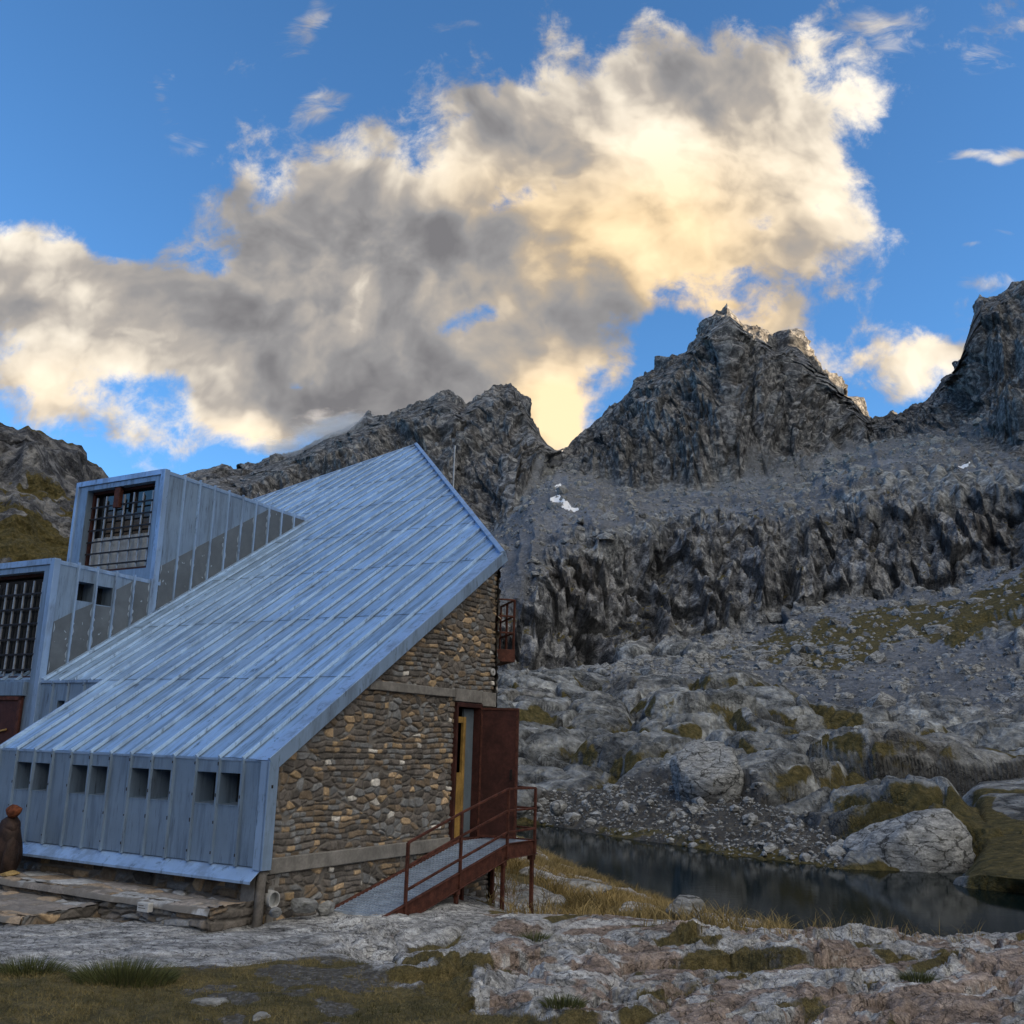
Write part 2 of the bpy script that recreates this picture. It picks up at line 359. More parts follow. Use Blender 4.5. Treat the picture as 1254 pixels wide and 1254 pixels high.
# ------------------------------------------------------------------ materials of the land
MAT = {}
def rock_material(name, sc=1.):
    m, T, b, P = mat_begin(name)
    rock, grass, tone = T.attr('rock'), T.attr('grass'), T.attr('tone')
    high, cliff, slab = T.attr('high'), T.attr('cliff'), T.attr('slab')
    n_big = T.noise(P, .05 * sc, 6, .6, .4); n_mid = T.noise(P, .35 * sc, 8, .65, .6); n_fine = T.noise(P, 2.2 * sc, 8, .7, .3)
    # rock: grey gneiss, pale slabs with lichen, dark wet cliffs, browner peaks
    slabc = T.ramp(n_mid, [(.30, (.03, .034, .038)), (.42, (.115, .122, .126)), (.55, (.245, .255, .255)), (.70, (.48, .495, .485))])
    cliffc = T.ramp(n_mid, [(.32, (.026, .029, .035)), (.47, (.11, .115, .126)), (.62, (.32, .325, .33))])
    peakc = T.ramp(n_mid, [(.33, (.025, .026, .03)), (.48, (.085, .088, .096)), (.64, (.25, .25, .25))])
    wet = T.rng(T.noise(T.mapping(P, (.22, .22, .018)), 1., 6, .65, .3), .50, .60); cliffc = T.mix(T.math('MULTIPLY', wet, .62), cliffc, (.028, .03, .036))
    rc = T.mix(cliff, slabc, cliffc); rc = T.mix(high, rc, peakc)
    rc = T.mix(1., rc, T.ramp(tone, [(0., .62), (.5, .95), (1., 1.35)]), blend='MULTIPLY')
    rust = T.rng(n_big, .52, .68)
    rc = T.mix(T.math('MULTIPLY', rust, .12), rc, (.21, .15, .095))
    PWp = T.vmath('ADD', P, T.vmath('SCALE', T.vmath('SUBTRACT', T.noise(P, .28 * sc, 5, .65, 0., 1), (.5, .5, .5)), 7.))
    crack = T.voro(T.mapping(PWp, (.45, 1., 1.3), (.2, .15, .5)), .42 * sc, 'DISTANCE_TO_EDGE'); ck = T.rng(crack, .0, .06, .5, 1.)
    ck = T.math('MAXIMUM', ck, T.rng(n_mid, .47, .53))
    rc = T.mix(1., rc, ck, blend='MULTIPLY'); rc = T.mix(T.math('MULTIPLY', T.attr('crack'), .85), rc, (.022, .023, .024))
    rc = T.mix(1., rc, T.ramp(n_fine, [(.3, .55), (.5, 1.), (.7, 1.45)]), blend='MULTIPLY')
    # scree: blue-grey rubble
    st = T.voro(P, 1.1 * sc, 'F1', 'Color'); st2 = T.voro(P, 3. * sc, 'F1', 'Color')
    sc_c = T.mix(T.math('MULTIPLY', T.noise(P, .08 * sc, 4), .9), (.115, .127, .148), (.19, .20, .218))
    sc_c = T.mix(1., sc_c, T.ramp(T.noise(T.mapping(P, (.05, .012, .05), (0, 0, math.radians(-20))), 1., 5, .6), [(.35, .72), (.5, 1.), (.65, 1.3)]), blend='MULTIPLY')
    sc_c = T.mix(.75, sc_c, T.mix(1., sc_c, T.ramp(st, [(0., .55), (.6, .95), (.93, 1.25), (1., 2.4)]), blend='MULTIPLY'))
    sc_c = T.mix(.6, sc_c, T.mix(1., sc_c, T.ramp(st2, [(0., .5), (.8, 1.1), (1., 2.)]), blend='MULTIPLY'))
    sc_c = T.mix(T.math('MULTIPLY', T.attr('bank'), .85), sc_c, T.mix(1., T.mix(n_mid, (.05, .046, .038), (.10, .092, .08)), T.ramp(st2, [(0., .7), (.86, 1.1), (.95, 2.6), (1., 4.)]), blend='MULTIPLY'))
    c = T.mix(T.rng(T.math('ADD', rock, T.math('MULTIPLY', T.math('SUBTRACT', n_fine, .5), .5)), .35, .65), sc_c, rc)
    gc = T.ramp(n_fine, [(.3, (.03, .028, .011)), (.5, (.078, .066, .024)), (.7, (.155, .122, .052))])
    c = T.mix(T.rng(T.math('ADD', grass, T.math('MULTIPLY', T.math('SUBTRACT', T.noise(P, 1.1 * sc, 8, .7), .5), .9)), .38, .62), c, gc)
    T.put(b.inputs['Base Color'], c); b.inputs['Roughness'].default_value = .9; b.inputs['Specular IOR Level'].default_value = .2
    h = T.math('MULTIPLY_ADD', n_fine, .5, T.math('MULTIPLY', n_mid, 1.4)); h = T.math('MULTIPLY_ADD', ck, .35, h); h = T.math('MULTIPLY_ADD', T.voro(P, 2.5 * sc, 'F1'), -.35, h)
    bump(T, b, h, .8, .9 / sc)
    MAT[name] = m; return m
rock_material('mountain', 1.)
def water_material():
    m, T, b, P = mat_begin('lake_water')
    T.put(b.inputs['Base Color'], (.003, .007, .007)); b.inputs['Specular IOR Level'].default_value = .22; b.inputs['Roughness'].default_value = .06; b.inputs['IOR'].default_value = 1.14
    h = T.noise(T.mapping(P, (1, 2.5, 1)), 1.4, 4, .6); bump(T, b, h, .05, .05)
    MAT['water'] = m
water_material()
def snow_material():
    m, T, b, P = mat_begin('snow'); T.put(b.inputs['Base Color'], T.mix(T.noise(P, .8, 5), (.62, .62, .62), (.82, .82, .82))); b.inputs['Roughness'].default_value = .7; MAT['snow'] = m
snow_material()
def ground_material():
    m, T, b, P = mat_begin('ground')
    rock, grass, pink, white, tone, shade = (T.attr(k) for k in ('rock', 'grass', 'pink', 'white', 'tone', 'shade'))
    Q = T.mapping(P, (1, 2.6, 2.), (0, 0, math.radians(-34)))
    n1 = T.noise(Q, 2.2, 9, .68, .6); n2 = T.noise(P, 14., 8, .7, .2); n3 = T.noise(P, 70., 4, .6)
    grey = T.ramp(n1, [(.3, (.10, .102, .105)), (.46, (.30, .302, .302)), (.62, (.54, .54, .537))])
    pk = T.ramp(n1, [(.3, (.115, .088, .072)), (.48, (.27, .212, .178)), (.68, (.44, .365, .315))])
    wh = T.ramp(n1, [(.25, (.30, .30, .305)), (.5, (.50, .505, .505)), (.7, (.68, .68, .67))])
    pf = T.rng(T.math('ADD', pink, T.math('MULTIPLY', T.math('SUBTRACT', n2, .5), .7)), .35, .65)
    wf = T.rng(T.math('ADD', white, T.math('MULTIPLY', T.math('SUBTRACT', n1, .5), 1.5)), .4, .75)
    c = T.mix(pf, grey, pk); c = T.mix(T.math('MULTIPLY', wf, .8), c, wh)
    c = T.mix(1., c, T.ramp(tone, [(0., .7), (.5, 1.), (1., 1.25)]), blend='MULTIPLY')
    c = T.mix(1., c, T.ramp(n2, [(.32, .45), (.5, 1.), (.68, 1.5)]), blend='MULTIPLY'); c = T.mix(1., c, T.ramp(n3, [(.3, .65), (.7, 1.3)]), blend='MULTIPLY')
    cr = T.voro(T.mapping(T.vmath('ADD', P, T.vmath('SCALE', T.noise(P, 2.5, 5, .65, 0., 1), .5)), (1.2, 2.6, 2.), (0, 0, math.radians(-34))), 2.1, 'DISTANCE_TO_EDGE'); crk = T.rng(cr, 0., .035, .35, 1.); c = T.mix(1., c, crk, blend='MULTIPLY')
    lich = T.rng(T.noise(P, 7., 6, .7), .60, .68); c = T.mix(T.math('MULTIPLY', lich, .5), c, (.05, .052, .05))
    # grit between the turf
    st = T.voro(P, 26., 'F1', 'Color'); gv = T.ramp(st, [(0., (.05, .047, .043)), (.5, (.12, .115, .108)), (.88, (.21, .205, .195)), (1., (.5, .49, .47))])
    gv = T.mix(T.rng(n2, .4, .65), gv, (.075, .066, .048))
    c = T.mix(T.rng(T.math('ADD', rock, T.math('MULTIPLY', T.math('SUBTRACT', n2, .5), .6)), .38, .62), gv, c)
    gc = T.ramp(T.noise(P, 5., 8, .7), [(.3, (.045, .042, .016)), (.5, (.11, .09, .036)), (.68, (.19, .15, .066))])
    gc = T.mix(1., gc, T.ramp(n3, [(.3, .5), (.7, 1.5)]), blend='MULTIPLY')
    c = T.mix(T.rng(T.math('ADD', grass, T.math('MULTIPLY', T.math('SUBTRACT', n2, .5), 1.)), .35, .6), c, gc)
    T.put(b.inputs['Base Color'], c); b.inputs['Roughness'].default_value = .85; b.inputs['Specular IOR Level'].default_value = .25
    h = T.math('MULTIPLY_ADD', n2, .8, T.math('MULTIPLY_ADD', n3, .22, T.math('MULTIPLY_ADD', crk, .4, n1))); h = T.math('MULTIPLY_ADD', T.voro(P, 26., 'F1'), -.25, h)
    bump(T, b, h, .9, .09)
    MAT['ground'] = m
ground_material()
def turf_material():
    m, T, b, P = mat_begin('turf'); n = T.noise(P, .05, 8, .65)
    T.put(b.inputs['Base Color'], T.ramp(n, [(.35, (.05, .048, .025)), (.5, (.10, .10, .09)), (.65, (.17, .17, .165))])); b.inputs['Roughness'].default_value = .95
    MAT['turf'] = m
turf_material()
def blade_material(name, dark, light):
    m, T, b, P = mat_begin(name)
    c = T.ramp(T.attr('tone'), [(0., dark), (1., light)])
    T.put(b.inputs['Base Color'], c); b.inputs['Roughness'].default_value = .75; b.inputs['Specular IOR Level'].default_value = .25
    MAT[name] = m
blade_material('blade_green', (.05, .05, .018), (.25, .195, .08)); blade_material('blade_dry', (.10, .075, .028), (.36, .265, .11)); blade_material('blade_tuft', (.03, .038, .014), (.12, .13, .045))
def boulder_material():
    m, T, b, P = mat_begin('boulder')
    Q = T.mapping(P, (1, 1, 3.), (.3, .2, .5)); n1 = T.noise(Q, 2.2, 9, .68, .6); n2 = T.noise(P, 13., 7, .7)
    c = T.ramp(n1, [(.30, (.06, .063, .065)), (.48, (.20, .205, .205)), (.66, (.38, .385, .38))])
    c = T.mix(1., c, T.ramp(n2, [(.3, .6), (.7, 1.35)]), blend='MULTIPLY'); c = T.mix(T.rng(T.noise(P, 3.2, 5, .6), .58, .68), c, (.075, .072, .06))
    cr = T.voro(T.mapping(T.vmath('ADD', P, T.vmath('SCALE', T.noise(P, 1.2, 5, .65, 0., 1), .8)), (.5, .7, 1.6), (.2, .3, .4)), 1.1, 'DISTANCE_TO_EDGE'); crk = T.rng(cr, 0., .05, .2, 1.); c = T.mix(1., c, crk, blend='MULTIPLY')
    T.put(b.inputs['Base Color'], c); b.inputs['Roughness'].default_value = .88; b.inputs['Specular IOR Level'].default_value = .2
    bump(T, b, T.math('MULTIPLY_ADD', n2, .4, n1), .8, .05); MAT['boulder'] = m
boulder_material()
# ------------------------------------------------------------------ mountains across the lake: one sheet of real relief

def azr(x, y): d = ray(x, y); return math.atan2(d[0], d[1])
def line(pts):
    """feature line of the relief: points seen at (x, y) and standing r metres away -> (azimuths, ranges, heights)"""
    A, Rr, Z = [], [], []
    for x, y, r in pts:
        p = at_range(x, y, r); A.append(azr(x, y)); Rr.append(r); Z.append(p[2])
    o = np.argsort(A); return np.array(A)[o], np.array(Rr)[o], np.array(Z)[o]
def shore(pts, dr=0., z=LAKE_Z):
    A, Rr, Z = [], [], []
    for x, y in pts:
        p = at_z(x, y, LAKE_Z); A.append(azr(x, y)); Rr.append(math.hypot(p[0], p[1]) + dr); Z.append(z)
    o = np.argsort(A); return np.array(A)[o], np.array(Rr)[o], np.array(Z)[o]
SH = [(100,1000),(560,1003),(640,1008),(700,1016),(760,1026),(820,1034),(880,1046),(940,1054),(1000,1060),(1060,1070),(1120,1078),(1180,1088),(1254,1094),(1400,1110),(1600,1130)]
RIDGE = [(40,610,600),(150,600,600),(230,580,600),(262,571,600),(300,577,600),(330,563,600),(372,548,600),(385,540,600),(410,527,590),(440,517,580),(470,505,570),(500,497,560),(530,484,555),(548,480,550),(568,494,550),
  (585,482,545),(605,475,540),(625,472,540),(640,488,540),(655,520,545),(668,543,550),(682,553,560),(694,547,560),(712,532,558),(738,506,556),(762,484,555),(782,463,552),(800,455,550),(822,440,550),(838,428,550),(856,408,548),(871,392,548),(882,379,548),
  (890,369,548),(899,381,548),(914,396,550),(934,407,552),(950,424,556),(960,417,560),(968,409,560),(975,418,562),(986,434,565),(998,452,570),(1012,459,575),(1028,480,582),(1045,488,590),(1060,510,600),(1068,515,604),(1095,505,600),(1115,492,590),(1140,487,580),
  (1155,468,570),(1172,452,560),(1183,420,552),(1192,388,548),(1200,364,545),(1212,360,545),(1225,357,545),(1240,350,545),(1254,341,545),(1300,318,545),(1380,290,545),(1500,270,545)]
KN = [
 shore(SH, -9, LAKE_Z - 2.5),
 shore(SH, 0, LAKE_Z - .05),
 line([(100,985,64),(560,975,64),(640,984,60),(700,962,64),(800,952,64),(880,962,61),(960,990,55),(1020,1032,49),(1100,1052,43.5),(1200,1070,40),(1254,1076,39),(1400,1090,37),(1600,1106,36)]),
 line([(100,850,110),(560,842,112),(640,836,115),(700,833,120),(800,833,122),(900,828,125),(1000,866,112),(1100,884,105),(1200,892,100),(1300,900,98),(1600,930,90)]),
 line([(100,845,150),(560,836,150),(640,832,152),(700,829,157),(800,790,175),(850,782,180),(920,778,185),(1000,742,195),(1050,728,200),(1130,715,205),(1200,695,210),(1254,672,215),(1400,640,220),(1600,600,230)]),
 line([(100,780,165),(560,765,165),(615,728,172),(650,708,178),(690,682,184),(760,656,195),(850,649,203),(930,650,208),(1000,641,214),(1100,620,222),(1200,606,228),(1254,600,230),(1400,570,240),(1600,540,250)]),
 line([(100,680,400),(520,670,380),(590,665,360),(625,640,360),(655,600,390),(685,582,440),(720,583,440),(760,601,425),(800,607,420),(860,602,420),(930,597,420),(990,595,425),(1020,570,445),(1060,548,480),(1100,540,485),(1150,537,455),(1200,548,430),(1254,562,420),(1400,560,420),(1600,540,420)]),
 line(RIDGE),
]
def mountain():
    a0, a1 = azr(140, 600), azr(1560, 700)
    A = np.concatenate([np.linspace(a0, azr(585, 700), 320, endpoint=False), np.linspace(azr(585, 700), azr(1270, 700), 900, endpoint=False), np.linspace(azr(1270, 700), a1, 110)])
    nc = len(A)
    rows = [10, 64, 210, 120, 180, 170, 290]
    kz = np.stack([np.interp(A, a, z) for a, r, z in KN]); kr = np.stack([np.interp(A, a, r) for a, r, z in KN])
    # behind the crest the ground falls away again
    kr = np.concatenate([kr, kr[-1:] + 25, kr[-1:] + 140]); kz = np.concatenate([kz, kz[-1:] - 14, kz[-1:] - 150])
    rows += [24, 8]
    Rg, Zg, S = [], [], []
    for i, n in enumerate(rows):
        t = np.linspace(0, 1, n, endpoint=(i == len(rows) - 1))[:, None]
        Rg.append(kr[i] * (1 - t) + kr[i + 1] * t); Zg.append(kz[i] * (1 - t) + kz[i + 1] * t); S.append(np.repeat(i + t, nc, 1))
    Rg, Zg, S = (np.concatenate(q).astype(np.float32) for q in (Rg, Zg, S)); nr = len(Rg)
    # round the hard kinks between the feature lines, except at the shore and the crest
    for it in range(10):
        for Q in (Rg, Zg):
            m = (.25 * np.roll(Q, 1, 0) + .5 * Q + .25 * np.roll(Q, -1, 0))
            k = ((S > 1.15) & (S < 6.7))
            Q[k] = m[k]
    AA = np.repeat(A[None].astype(np.float32), nr, 0)
    X = Rg * np.sin(AA); Y = Rg * np.cos(AA); Z = Zg
    # smooth normal, pointing to the lake
    def normal(X, Y, Z):
        du = np.stack([np.gradient(q, axis=1) for q in (X, Y, Z)], -1); dv = np.stack([np.gradient(q, axis=0) for q in (X, Y, Z)], -1)
        n = np.cross(du, dv); return n / (np.linalg.norm(n, axis=-1, keepdims=True) + 1e-9)
    N = normal(X, Y, Z)
    bend = fbm(AA.ravel() * 22, Rg.ravel() / 90, None, 4, seed=2).reshape(S.shape)
    def zone(a, b, f=.12): q = S + bend * .75 * sstep(2.6, 3.6, S) * sstep(6.3, 5.6, S); return sstep(a - f, a + f, q) * (1 - sstep(b - f, b + f, q))
    f = lambda q: q.ravel().astype(np.float32)
    x, y, z = f(X), f(Y), f(Z); s = f(S); s_line = s; s = s + f(bend) * .75 * sstep(2.6, 3.6, s) * sstep(6.3, 5.6, s); sh = X.shape
    R_ = lambda q: q.reshape(sh)
    wx = fbm(x / 60, y / 60, z / 60, 3, seed=3) * 22; wy = fbm(x / 60, y / 60, z / 60, 3, seed=5) * 22; wz = fbm(x / 60, y / 60, z / 60, 3, seed=6) * 14
    # ---- high peaks: buttresses, gullies and ribs leaning across the face
    az = f(AA) * 550.
    lean = az + z * .35 + wx
    butt = ridged(lean / 78, z / 240, f(Rg) / 200, 5, .55, seed=11)
    ribs = ridged((az - z * .25 + wx * .6) / 17, z / 55 + wz / 50, f(Rg) / 60, 5, .58, seed=21)
    strata = ridged((az * .35 + z * .9 + wz) / 13, (az - z * .3) / 60, None, 4, .55, seed=23)
    crag = fbm(x / 9, y / 9, z / 9, 5, .62, seed=31)
    f1, f2, idc, fc = worley((az + wx * .35) / 9., (z * .8 + az * .25 + wz * .3) / 14., f(Rg) / 30., seed=41, facet=True)
    _a, _b, idc2, fc2 = worley((az - z * .35 + wx * .2) / 3.6, (z * .9 + az * .3) / 6., f(Rg) / 12., seed=43, facet=True)
    blocks = np.clip((f2 - f1) * 1.6, 0, 1)
    pk = (butt - .35) * 25 + (ribs - .35) * 8 + (strata - .35) * 4.2 + crag * 3.0 + (blocks - .5) * 1.2 + (idc - .5) * 2.6 + fc * 5.0 + fc2 * 2.6 + (idc2 - .5) * 1.2
    # ---- the dark cliff band: upright columns and clefts
    a2 = f(AA) * 200.
    fl = ridged((a2 + wx * .25 + z * .2) / 8.5, z / 60, None, 5, .55, seed=51)
    fl2 = ridged((a2 - z * .12 + wx * .15) / 2.6, z / 15, None, 4, .6, seed=53)
    big = fbm(a2 / 30, z / 60, None, 3, seed=55)
    g1, g2, idg, gf = worley((a2 + wx * .2 + z * .2) / 5.5, (z + a2 * .25) / 10., f(Rg) / 12., seed=57, facet=True)
    _a, _b, idg2, gf2 = worley((a2 + z * .15) / 1.7, (z - a2 * .2) / 4., f(Rg) / 6., seed=58, facet=True)
    cl = big * 10 + (fl - .35) * 2.8 + (fl2 - .35) * .9 + (np.clip((g2 - g1) * 2, 0, 1) - .5) * 1.0 + (idg - .5) * 3.2 + gf * 4.4 + gf2 * 1.7 + (idg2 - .5) * .8 + fbm(x / 2.5, y / 2.5, z / 2.5, 4, .6, seed=59) * 1.5
    # ---- ice-worn slabs: whalebacks split by cracks
    sx, sy = x + fbm(x / 16, y / 16, None, 2, seed=61) * 4., y + fbm(x / 16, y / 16, None, 2, seed=63) * 4.
    h1, h2, idh, hf = worley((sx * .94 + sy * .34) / 11, (sy * .94 - sx * .34) / 10., seed=65, facet=True)
    k1, k2, idk, kf = worley((sx * .9 + sy * .44) / 4.6, (sy * .9 - sx * .44) / 2.7, seed=67, facet=True)
    e1 = np.clip((h2 - h1) * 1.5, 0, 1); e2 = np.clip((k2 - k1) * 1.7, 0, 1)
    m1, m2, idm, mf = worley(x / 1.5 + sx * .1, y / 1.9, z / 1.2, seed=69, facet=True)
    e3 = np.clip((m2 - m1) * 2.2, 0, 1)
    layer = np.abs(((z * 1.0 + x * .18 + y * .10 + fbm(x / 9, y / 9, z / 5, 3, seed=71) * 2.4) / .62) % 1 - .5) * 2
    sl = (.5 * sstep(0, .4, e1) + .5 * np.sqrt(e1) - .6) * 2.5 + (idh - .5) * 2.3 + hf * 2.2 + (sstep(0, .3, e2) - .8) * .42 + (idk - .5) * .25 + kf * .7 + mf * .10 + fbm(sx / 18, sy / 12, None, 3, seed=68) * 2.6 + (np.minimum(e3 * 1.8, 1) - .8) * .10 + layer * .20 + fbm(x / 1.2, y / 1.2, z / 1.2, 4, .55, seed=73) * .16
    # ---- scree and gravel
    scr = fbm(x / 26, y / 26, None, 4, seed=81) * 4  + fbm(x / 3, y / 3, None, 4, .6, seed=83) * .7
    q1, q2, idq = worley(x / 1.6, y / 1.6, seed=85)
    scr2 = scr + np.where(idq > .72, np.clip(.55 - q1, 0, 1) * 1.6 * (idq - .5), 0)
    p1, p2, idp = worley(x / .55, y / .55, seed=87)
    grav = fbm(x / 5, y / 5, None, 4, seed=89) * .8 + np.where(idp > .72, np.clip(.42 - p1, 0, 1) * .5, 0) + fbm(x / .4, y / .4, None, 3, seed=91) * .06
    # which kind of ground where
    mix = fbm(x / 28, y / 28, z / 28, 4, .55, seed=95)
    zp = f(zone(6.0, 9.5, .10)); zc = f(zone(4, 5, .16)); zs = f(zone(2, 3, .14)); zscree = f(zone(5, 6.0, .08)); zmid = f(zone(3, 4, .14)); zb = f(zone(-1, 2, .14))
    ppx, ppy = project(np.stack([x, y, z], -1)); gully = np.exp(-((ppx + wx * .8 - (690 - .34 * (ppy - 560))) / 26) ** 4) * sstep(548, 575, ppy) * sstep(770, 735, ppy)
    zp, zc = zp * (1 - gully), zc * (1 - gully); zscree = np.maximum(zscree, gully)
    u = (f(AA) - azr(600, 900)) / (azr(1254, 900) - azr(600, 900))
    # rock steps standing out of the scree, more of them on the right and just above the cliff
    out5 = sstep(.02, .22, mix + .42 * sstep(5.30, 5.02, s) + .22 * sstep(.68, .92, u) + .10 * np.sin(s * 31 + mix * 9) - .19)
    out3 = sstep(.0, .14, mix + .10 - .34 * sstep(.32, .55, u) + .3 * sstep(.85, 1.05, u))
    outb = sstep(.03, .1, mix * 1.0 + .42 * sstep(.55, .78, u) + .2 * sstep(.16, .02, u) - .17)
    rock = zp + zc + zs + zscree * out5 + zmid * out3 + zb * outb
    rock = np.clip(rock, 0, 1) * (1 - gully); out5 = out5 * (1 - gully)
    # gully fans come down between the buttresses of the peaks
    fan = sstep(6.42, 6.0, s) * sstep(.44, .30, butt) * (s > 5.9)
    rock *= 1 - .9 * fan
    D = zp * pk * (1 - .75 * fan) * sstep(5.95, 6.15, s) + zc * cl + zs * sl + zscree * (out5 * (crag * 3.2 + (strata - .3) * 3.5 + (blocks - .5) * 2.5) + (1 - out5) * (scr2 + ridged(az / 16 + wx * .03, f(Rg) / 160, None, 3, seed=82) * 2.2)) \
        + zmid * (out3 * sl * .9 + (1 - out3) * scr2 * .5) + zb * (outb * sl * (.55 - .35 * sstep(.85, 1.0, u) * sstep(1.6, 1.2, s)) + (1 - outb) * grav)
    D *= sstep(-.2, 1.3, s) * (1 - .93 * sstep(.86, .93, u) * sstep(2.75, 2.3, s))
    # ice has smoothed the slabs: no fringes of single columns on their steep sides
    Db = R_(D)
    for _ in range(4): Db = .5 * Db + .25 * (np.roll(Db, 1, 1) + np.roll(Db, -1, 1))
    kz_ = np.clip(zs + zmid + zb * outb, 0, 1); D = D * (1 - kz_) + Db.ravel() * kz_
    # at the crest the relief is reined in sideways so that the skyline keeps its shape
    crest = np.exp(-((s - 7) / .10) ** 2)
    D = D * (1 - .93 * np.exp(-((s - 7) / .15) ** 2))
    jag = (ribs - .3) * 5 + crag * 5 + (idc - .5) * 1.5 - 1
    V = np.stack([x, y, z], -1) + N.reshape(-1, 3) * D[:, None]
    V[:, 2] += crest * jag * (.3 + .7 * sstep(azr(380, 560), azr(480, 560), f(AA)))
    # nothing below the crest may rise above the crest line behind it
    ra = np.hypot(V[:, 0], V[:, 1]); aa = np.arctan2(V[:, 0], V[:, 1])
    top = np.interp(aa, A, (kz[7] - H) / kr[7]); own = (z - H) / np.hypot(x, y)
    lim = top - .003 - np.minimum(.05 * np.clip(7 - s, 0, 1), .45 * np.clip(top - own, 0, 1))
    over = np.clip((V[:, 2] - H) / ra - lim, 0, None) * (s > 5.5) * (s < 6.9); V[:, 2] -= over * ra * .9
    Xv, Yv, Zv = (R_(V[:, i]) for i in range(3))
    N2 = normal(Xv, Yv, Zv)
    flat = np.clip(f(N2[..., 2]), 0, 1)
    # grass on ledges and gentle ground, up to the cliff; dry and sparse above it
    gn = fbm(x / 7, y / 7, z / 7, 5, .6, seed=97)
    pocket = sstep(.50, .18, e1)
    gr = sstep(.50, .78, flat) * sstep(-.06, .10, gn + .30 * pocket + .0)
    grass = zs * np.maximum(gr * .5 * pocket, sstep(.25, .5, flat) * sstep(.42, .22, e1 + .25 * gn) * sstep(-.28, -.05, gn)) + zmid * np.maximum(gr, sstep(.6, .8, flat) * sstep(-.2, .0, gn + .1)) * sstep(.32, .62, u + .5 * gn) * sstep(3.22, 3.40, s + gn * .3) * sstep(3.92, 3.62, s + gn * .3) + zc * gr * .65 + zscree * gr * .35 * sstep(5.35, 5.05, s) + zb * np.maximum(sstep(-.12, .06, gn) * .75 * sstep(1.32, 1.05, s), outb * sstep(.40, .2, e1 + .25 * gn) * sstep(-.25, 0, gn))
    # soften the cover along the coarse rows
    def blur(q, n):
        q = R_(q)
        for _ in range(n): q = .5 * q + .25 * (np.roll(q, 1, 0) + np.roll(q, -1, 0))
        return q.ravel()
    g2_ = R_(grass)
    for _ in range(3): g2_ = .5 * g2_ + .25 * (np.roll(g2_, 1, 1) + np.roll(g2_, -1, 1))
    grass = blur(g2_.ravel(), 4); rock = blur(rock, 2)
    grass = np.maximum(grass, sstep(.84, .92, u) * sstep(2.30, 2.08, s + gn * .3) * .9)
    cav = np.clip((np.sqrt(np.clip(e1, 0, 1)) * .5 + np.sqrt(np.clip(e2, 0, 1)) * .5), 0, 1)
    tone = zp * (idc * .6 + strata * .4) + zc * (idg * .5 + fl2 * .5) + (zs + zb + zmid) * (idk * .5 + idh * .5) + zscree * .5
    crack = np.maximum(zs + zb * outb + zmid * out3, 0) * np.maximum(sstep(.10, .02, e1), sstep(.10, .02, e2) * .8) + zc * sstep(.09, .02, np.clip(g2 - g1, 0, 1)) * .8 + zp * sstep(.07, .015, np.clip(f2 - f1, 0, 1)) * .6
    me = np_mesh('mountain', V, grid_faces(nr, nc)[:, ::-1], True,
                 dict(crack=np.clip(crack * (1 - np.clip(grass, 0, 1)), 0, 1), rock=rock, grass=np.clip(grass, 0, 1), tone=tone, high=zp, cliff=zc, bank=zb, slab=np.clip(zs + zb + zmid, 0, 1)))
    mo = tag(link_mesh('mountain', me, MAT['mountain']), kind='structure')
    # old snow lying in the gully and on a ledge
    px, py = project(V); F = grid_faces(nr, nc)[:, ::-1]
    NN = N2.reshape(-1, 3)
    for pts, lab in (([(672,612),(684,605),(692,611),(700,620),(712,622),(704,629),(690,624),(678,619)], 'white snow patch in the gully below the gap in the ridge'), ([(678,596),(686,592),(690,600),(683,605)], 'tiny snow patch just above the larger one in the gully'), ([(1172,572),(1186,565),(1192,569),(1180,576)], 'small snow patch on a ledge below the right-hand peak')):
        pts = np.array(pts, float); wobx = px + fbm(x / 3, z / 3, None, 3, seed=99) * 4; woby = py + fbm(x / 3, z / 3, y / 3, 3, seed=98) * 3
        ins = np.zeros(len(px), bool); j = len(pts) - 1
        for i in range(len(pts)):
            c = ((pts[i, 1] > woby) != (pts[j, 1] > woby)) & (wobx < (pts[j, 0] - pts[i, 0]) * (woby - pts[i, 1]) / (pts[j, 1] - pts[i, 1] + 1e-9) + pts[i, 0]); ins ^= c; j = i
        ins &= (s > 5) & (s < 7)
        k = ins[F].all(1); Fs = F[k]
        if len(Fs) < 4: continue
        u_ = np.unique(Fs); mp = np.zeros(len(px), np.int32); mp[u_] = np.arange(len(u_))
        m2_ = np_mesh('snow_patch', V[u_] + NN[u_] * .12 + [0, 0, .10], mp[Fs], True)
        tag(link_mesh('snow_patch', m2_, MAT['snow']), lab, 'snow')
    return mo
mountain()
# ------------------------------------------------------------------ the near ground: rock shelf, turf and the bank down to the lake
def interp_az(pts, z=None):
    A, Rr = [], []
    for x, y in pts:
        p = at_z(x, y, z); A.append(math.atan2(p[0], p[1])); Rr.append(math.hypot(p[0], p[1]))
    o = np.argsort(A); return np.array(A)[o], np.array(Rr)[o]
EDGE = interp_az([(-400,1060),(300,1060),(560,1090),(610,1106),(650,1112),(700,1120),(760,1128),(840,1140),(900,1147),(1000,1152),(1130,1156),(1254,1155),(1600,1160)], 0.)
SHORE = interp_az([(-400,1000),(300,1005),(600,1015),(640,1026),(660,1044),(700,1063),(760,1089),(830,1114),(900,1140),(1000,1158),(1254,1162),(1600,1165)], LAKE_Z)
GB_Y = np.array([1050, 1110, 1140, 1165, 1185, 1210, 1235, 1254, 1300, 1500]); GB_X = np.array([380, 395, 410, 425, 450, 490, 560, 640, 760, 1100])
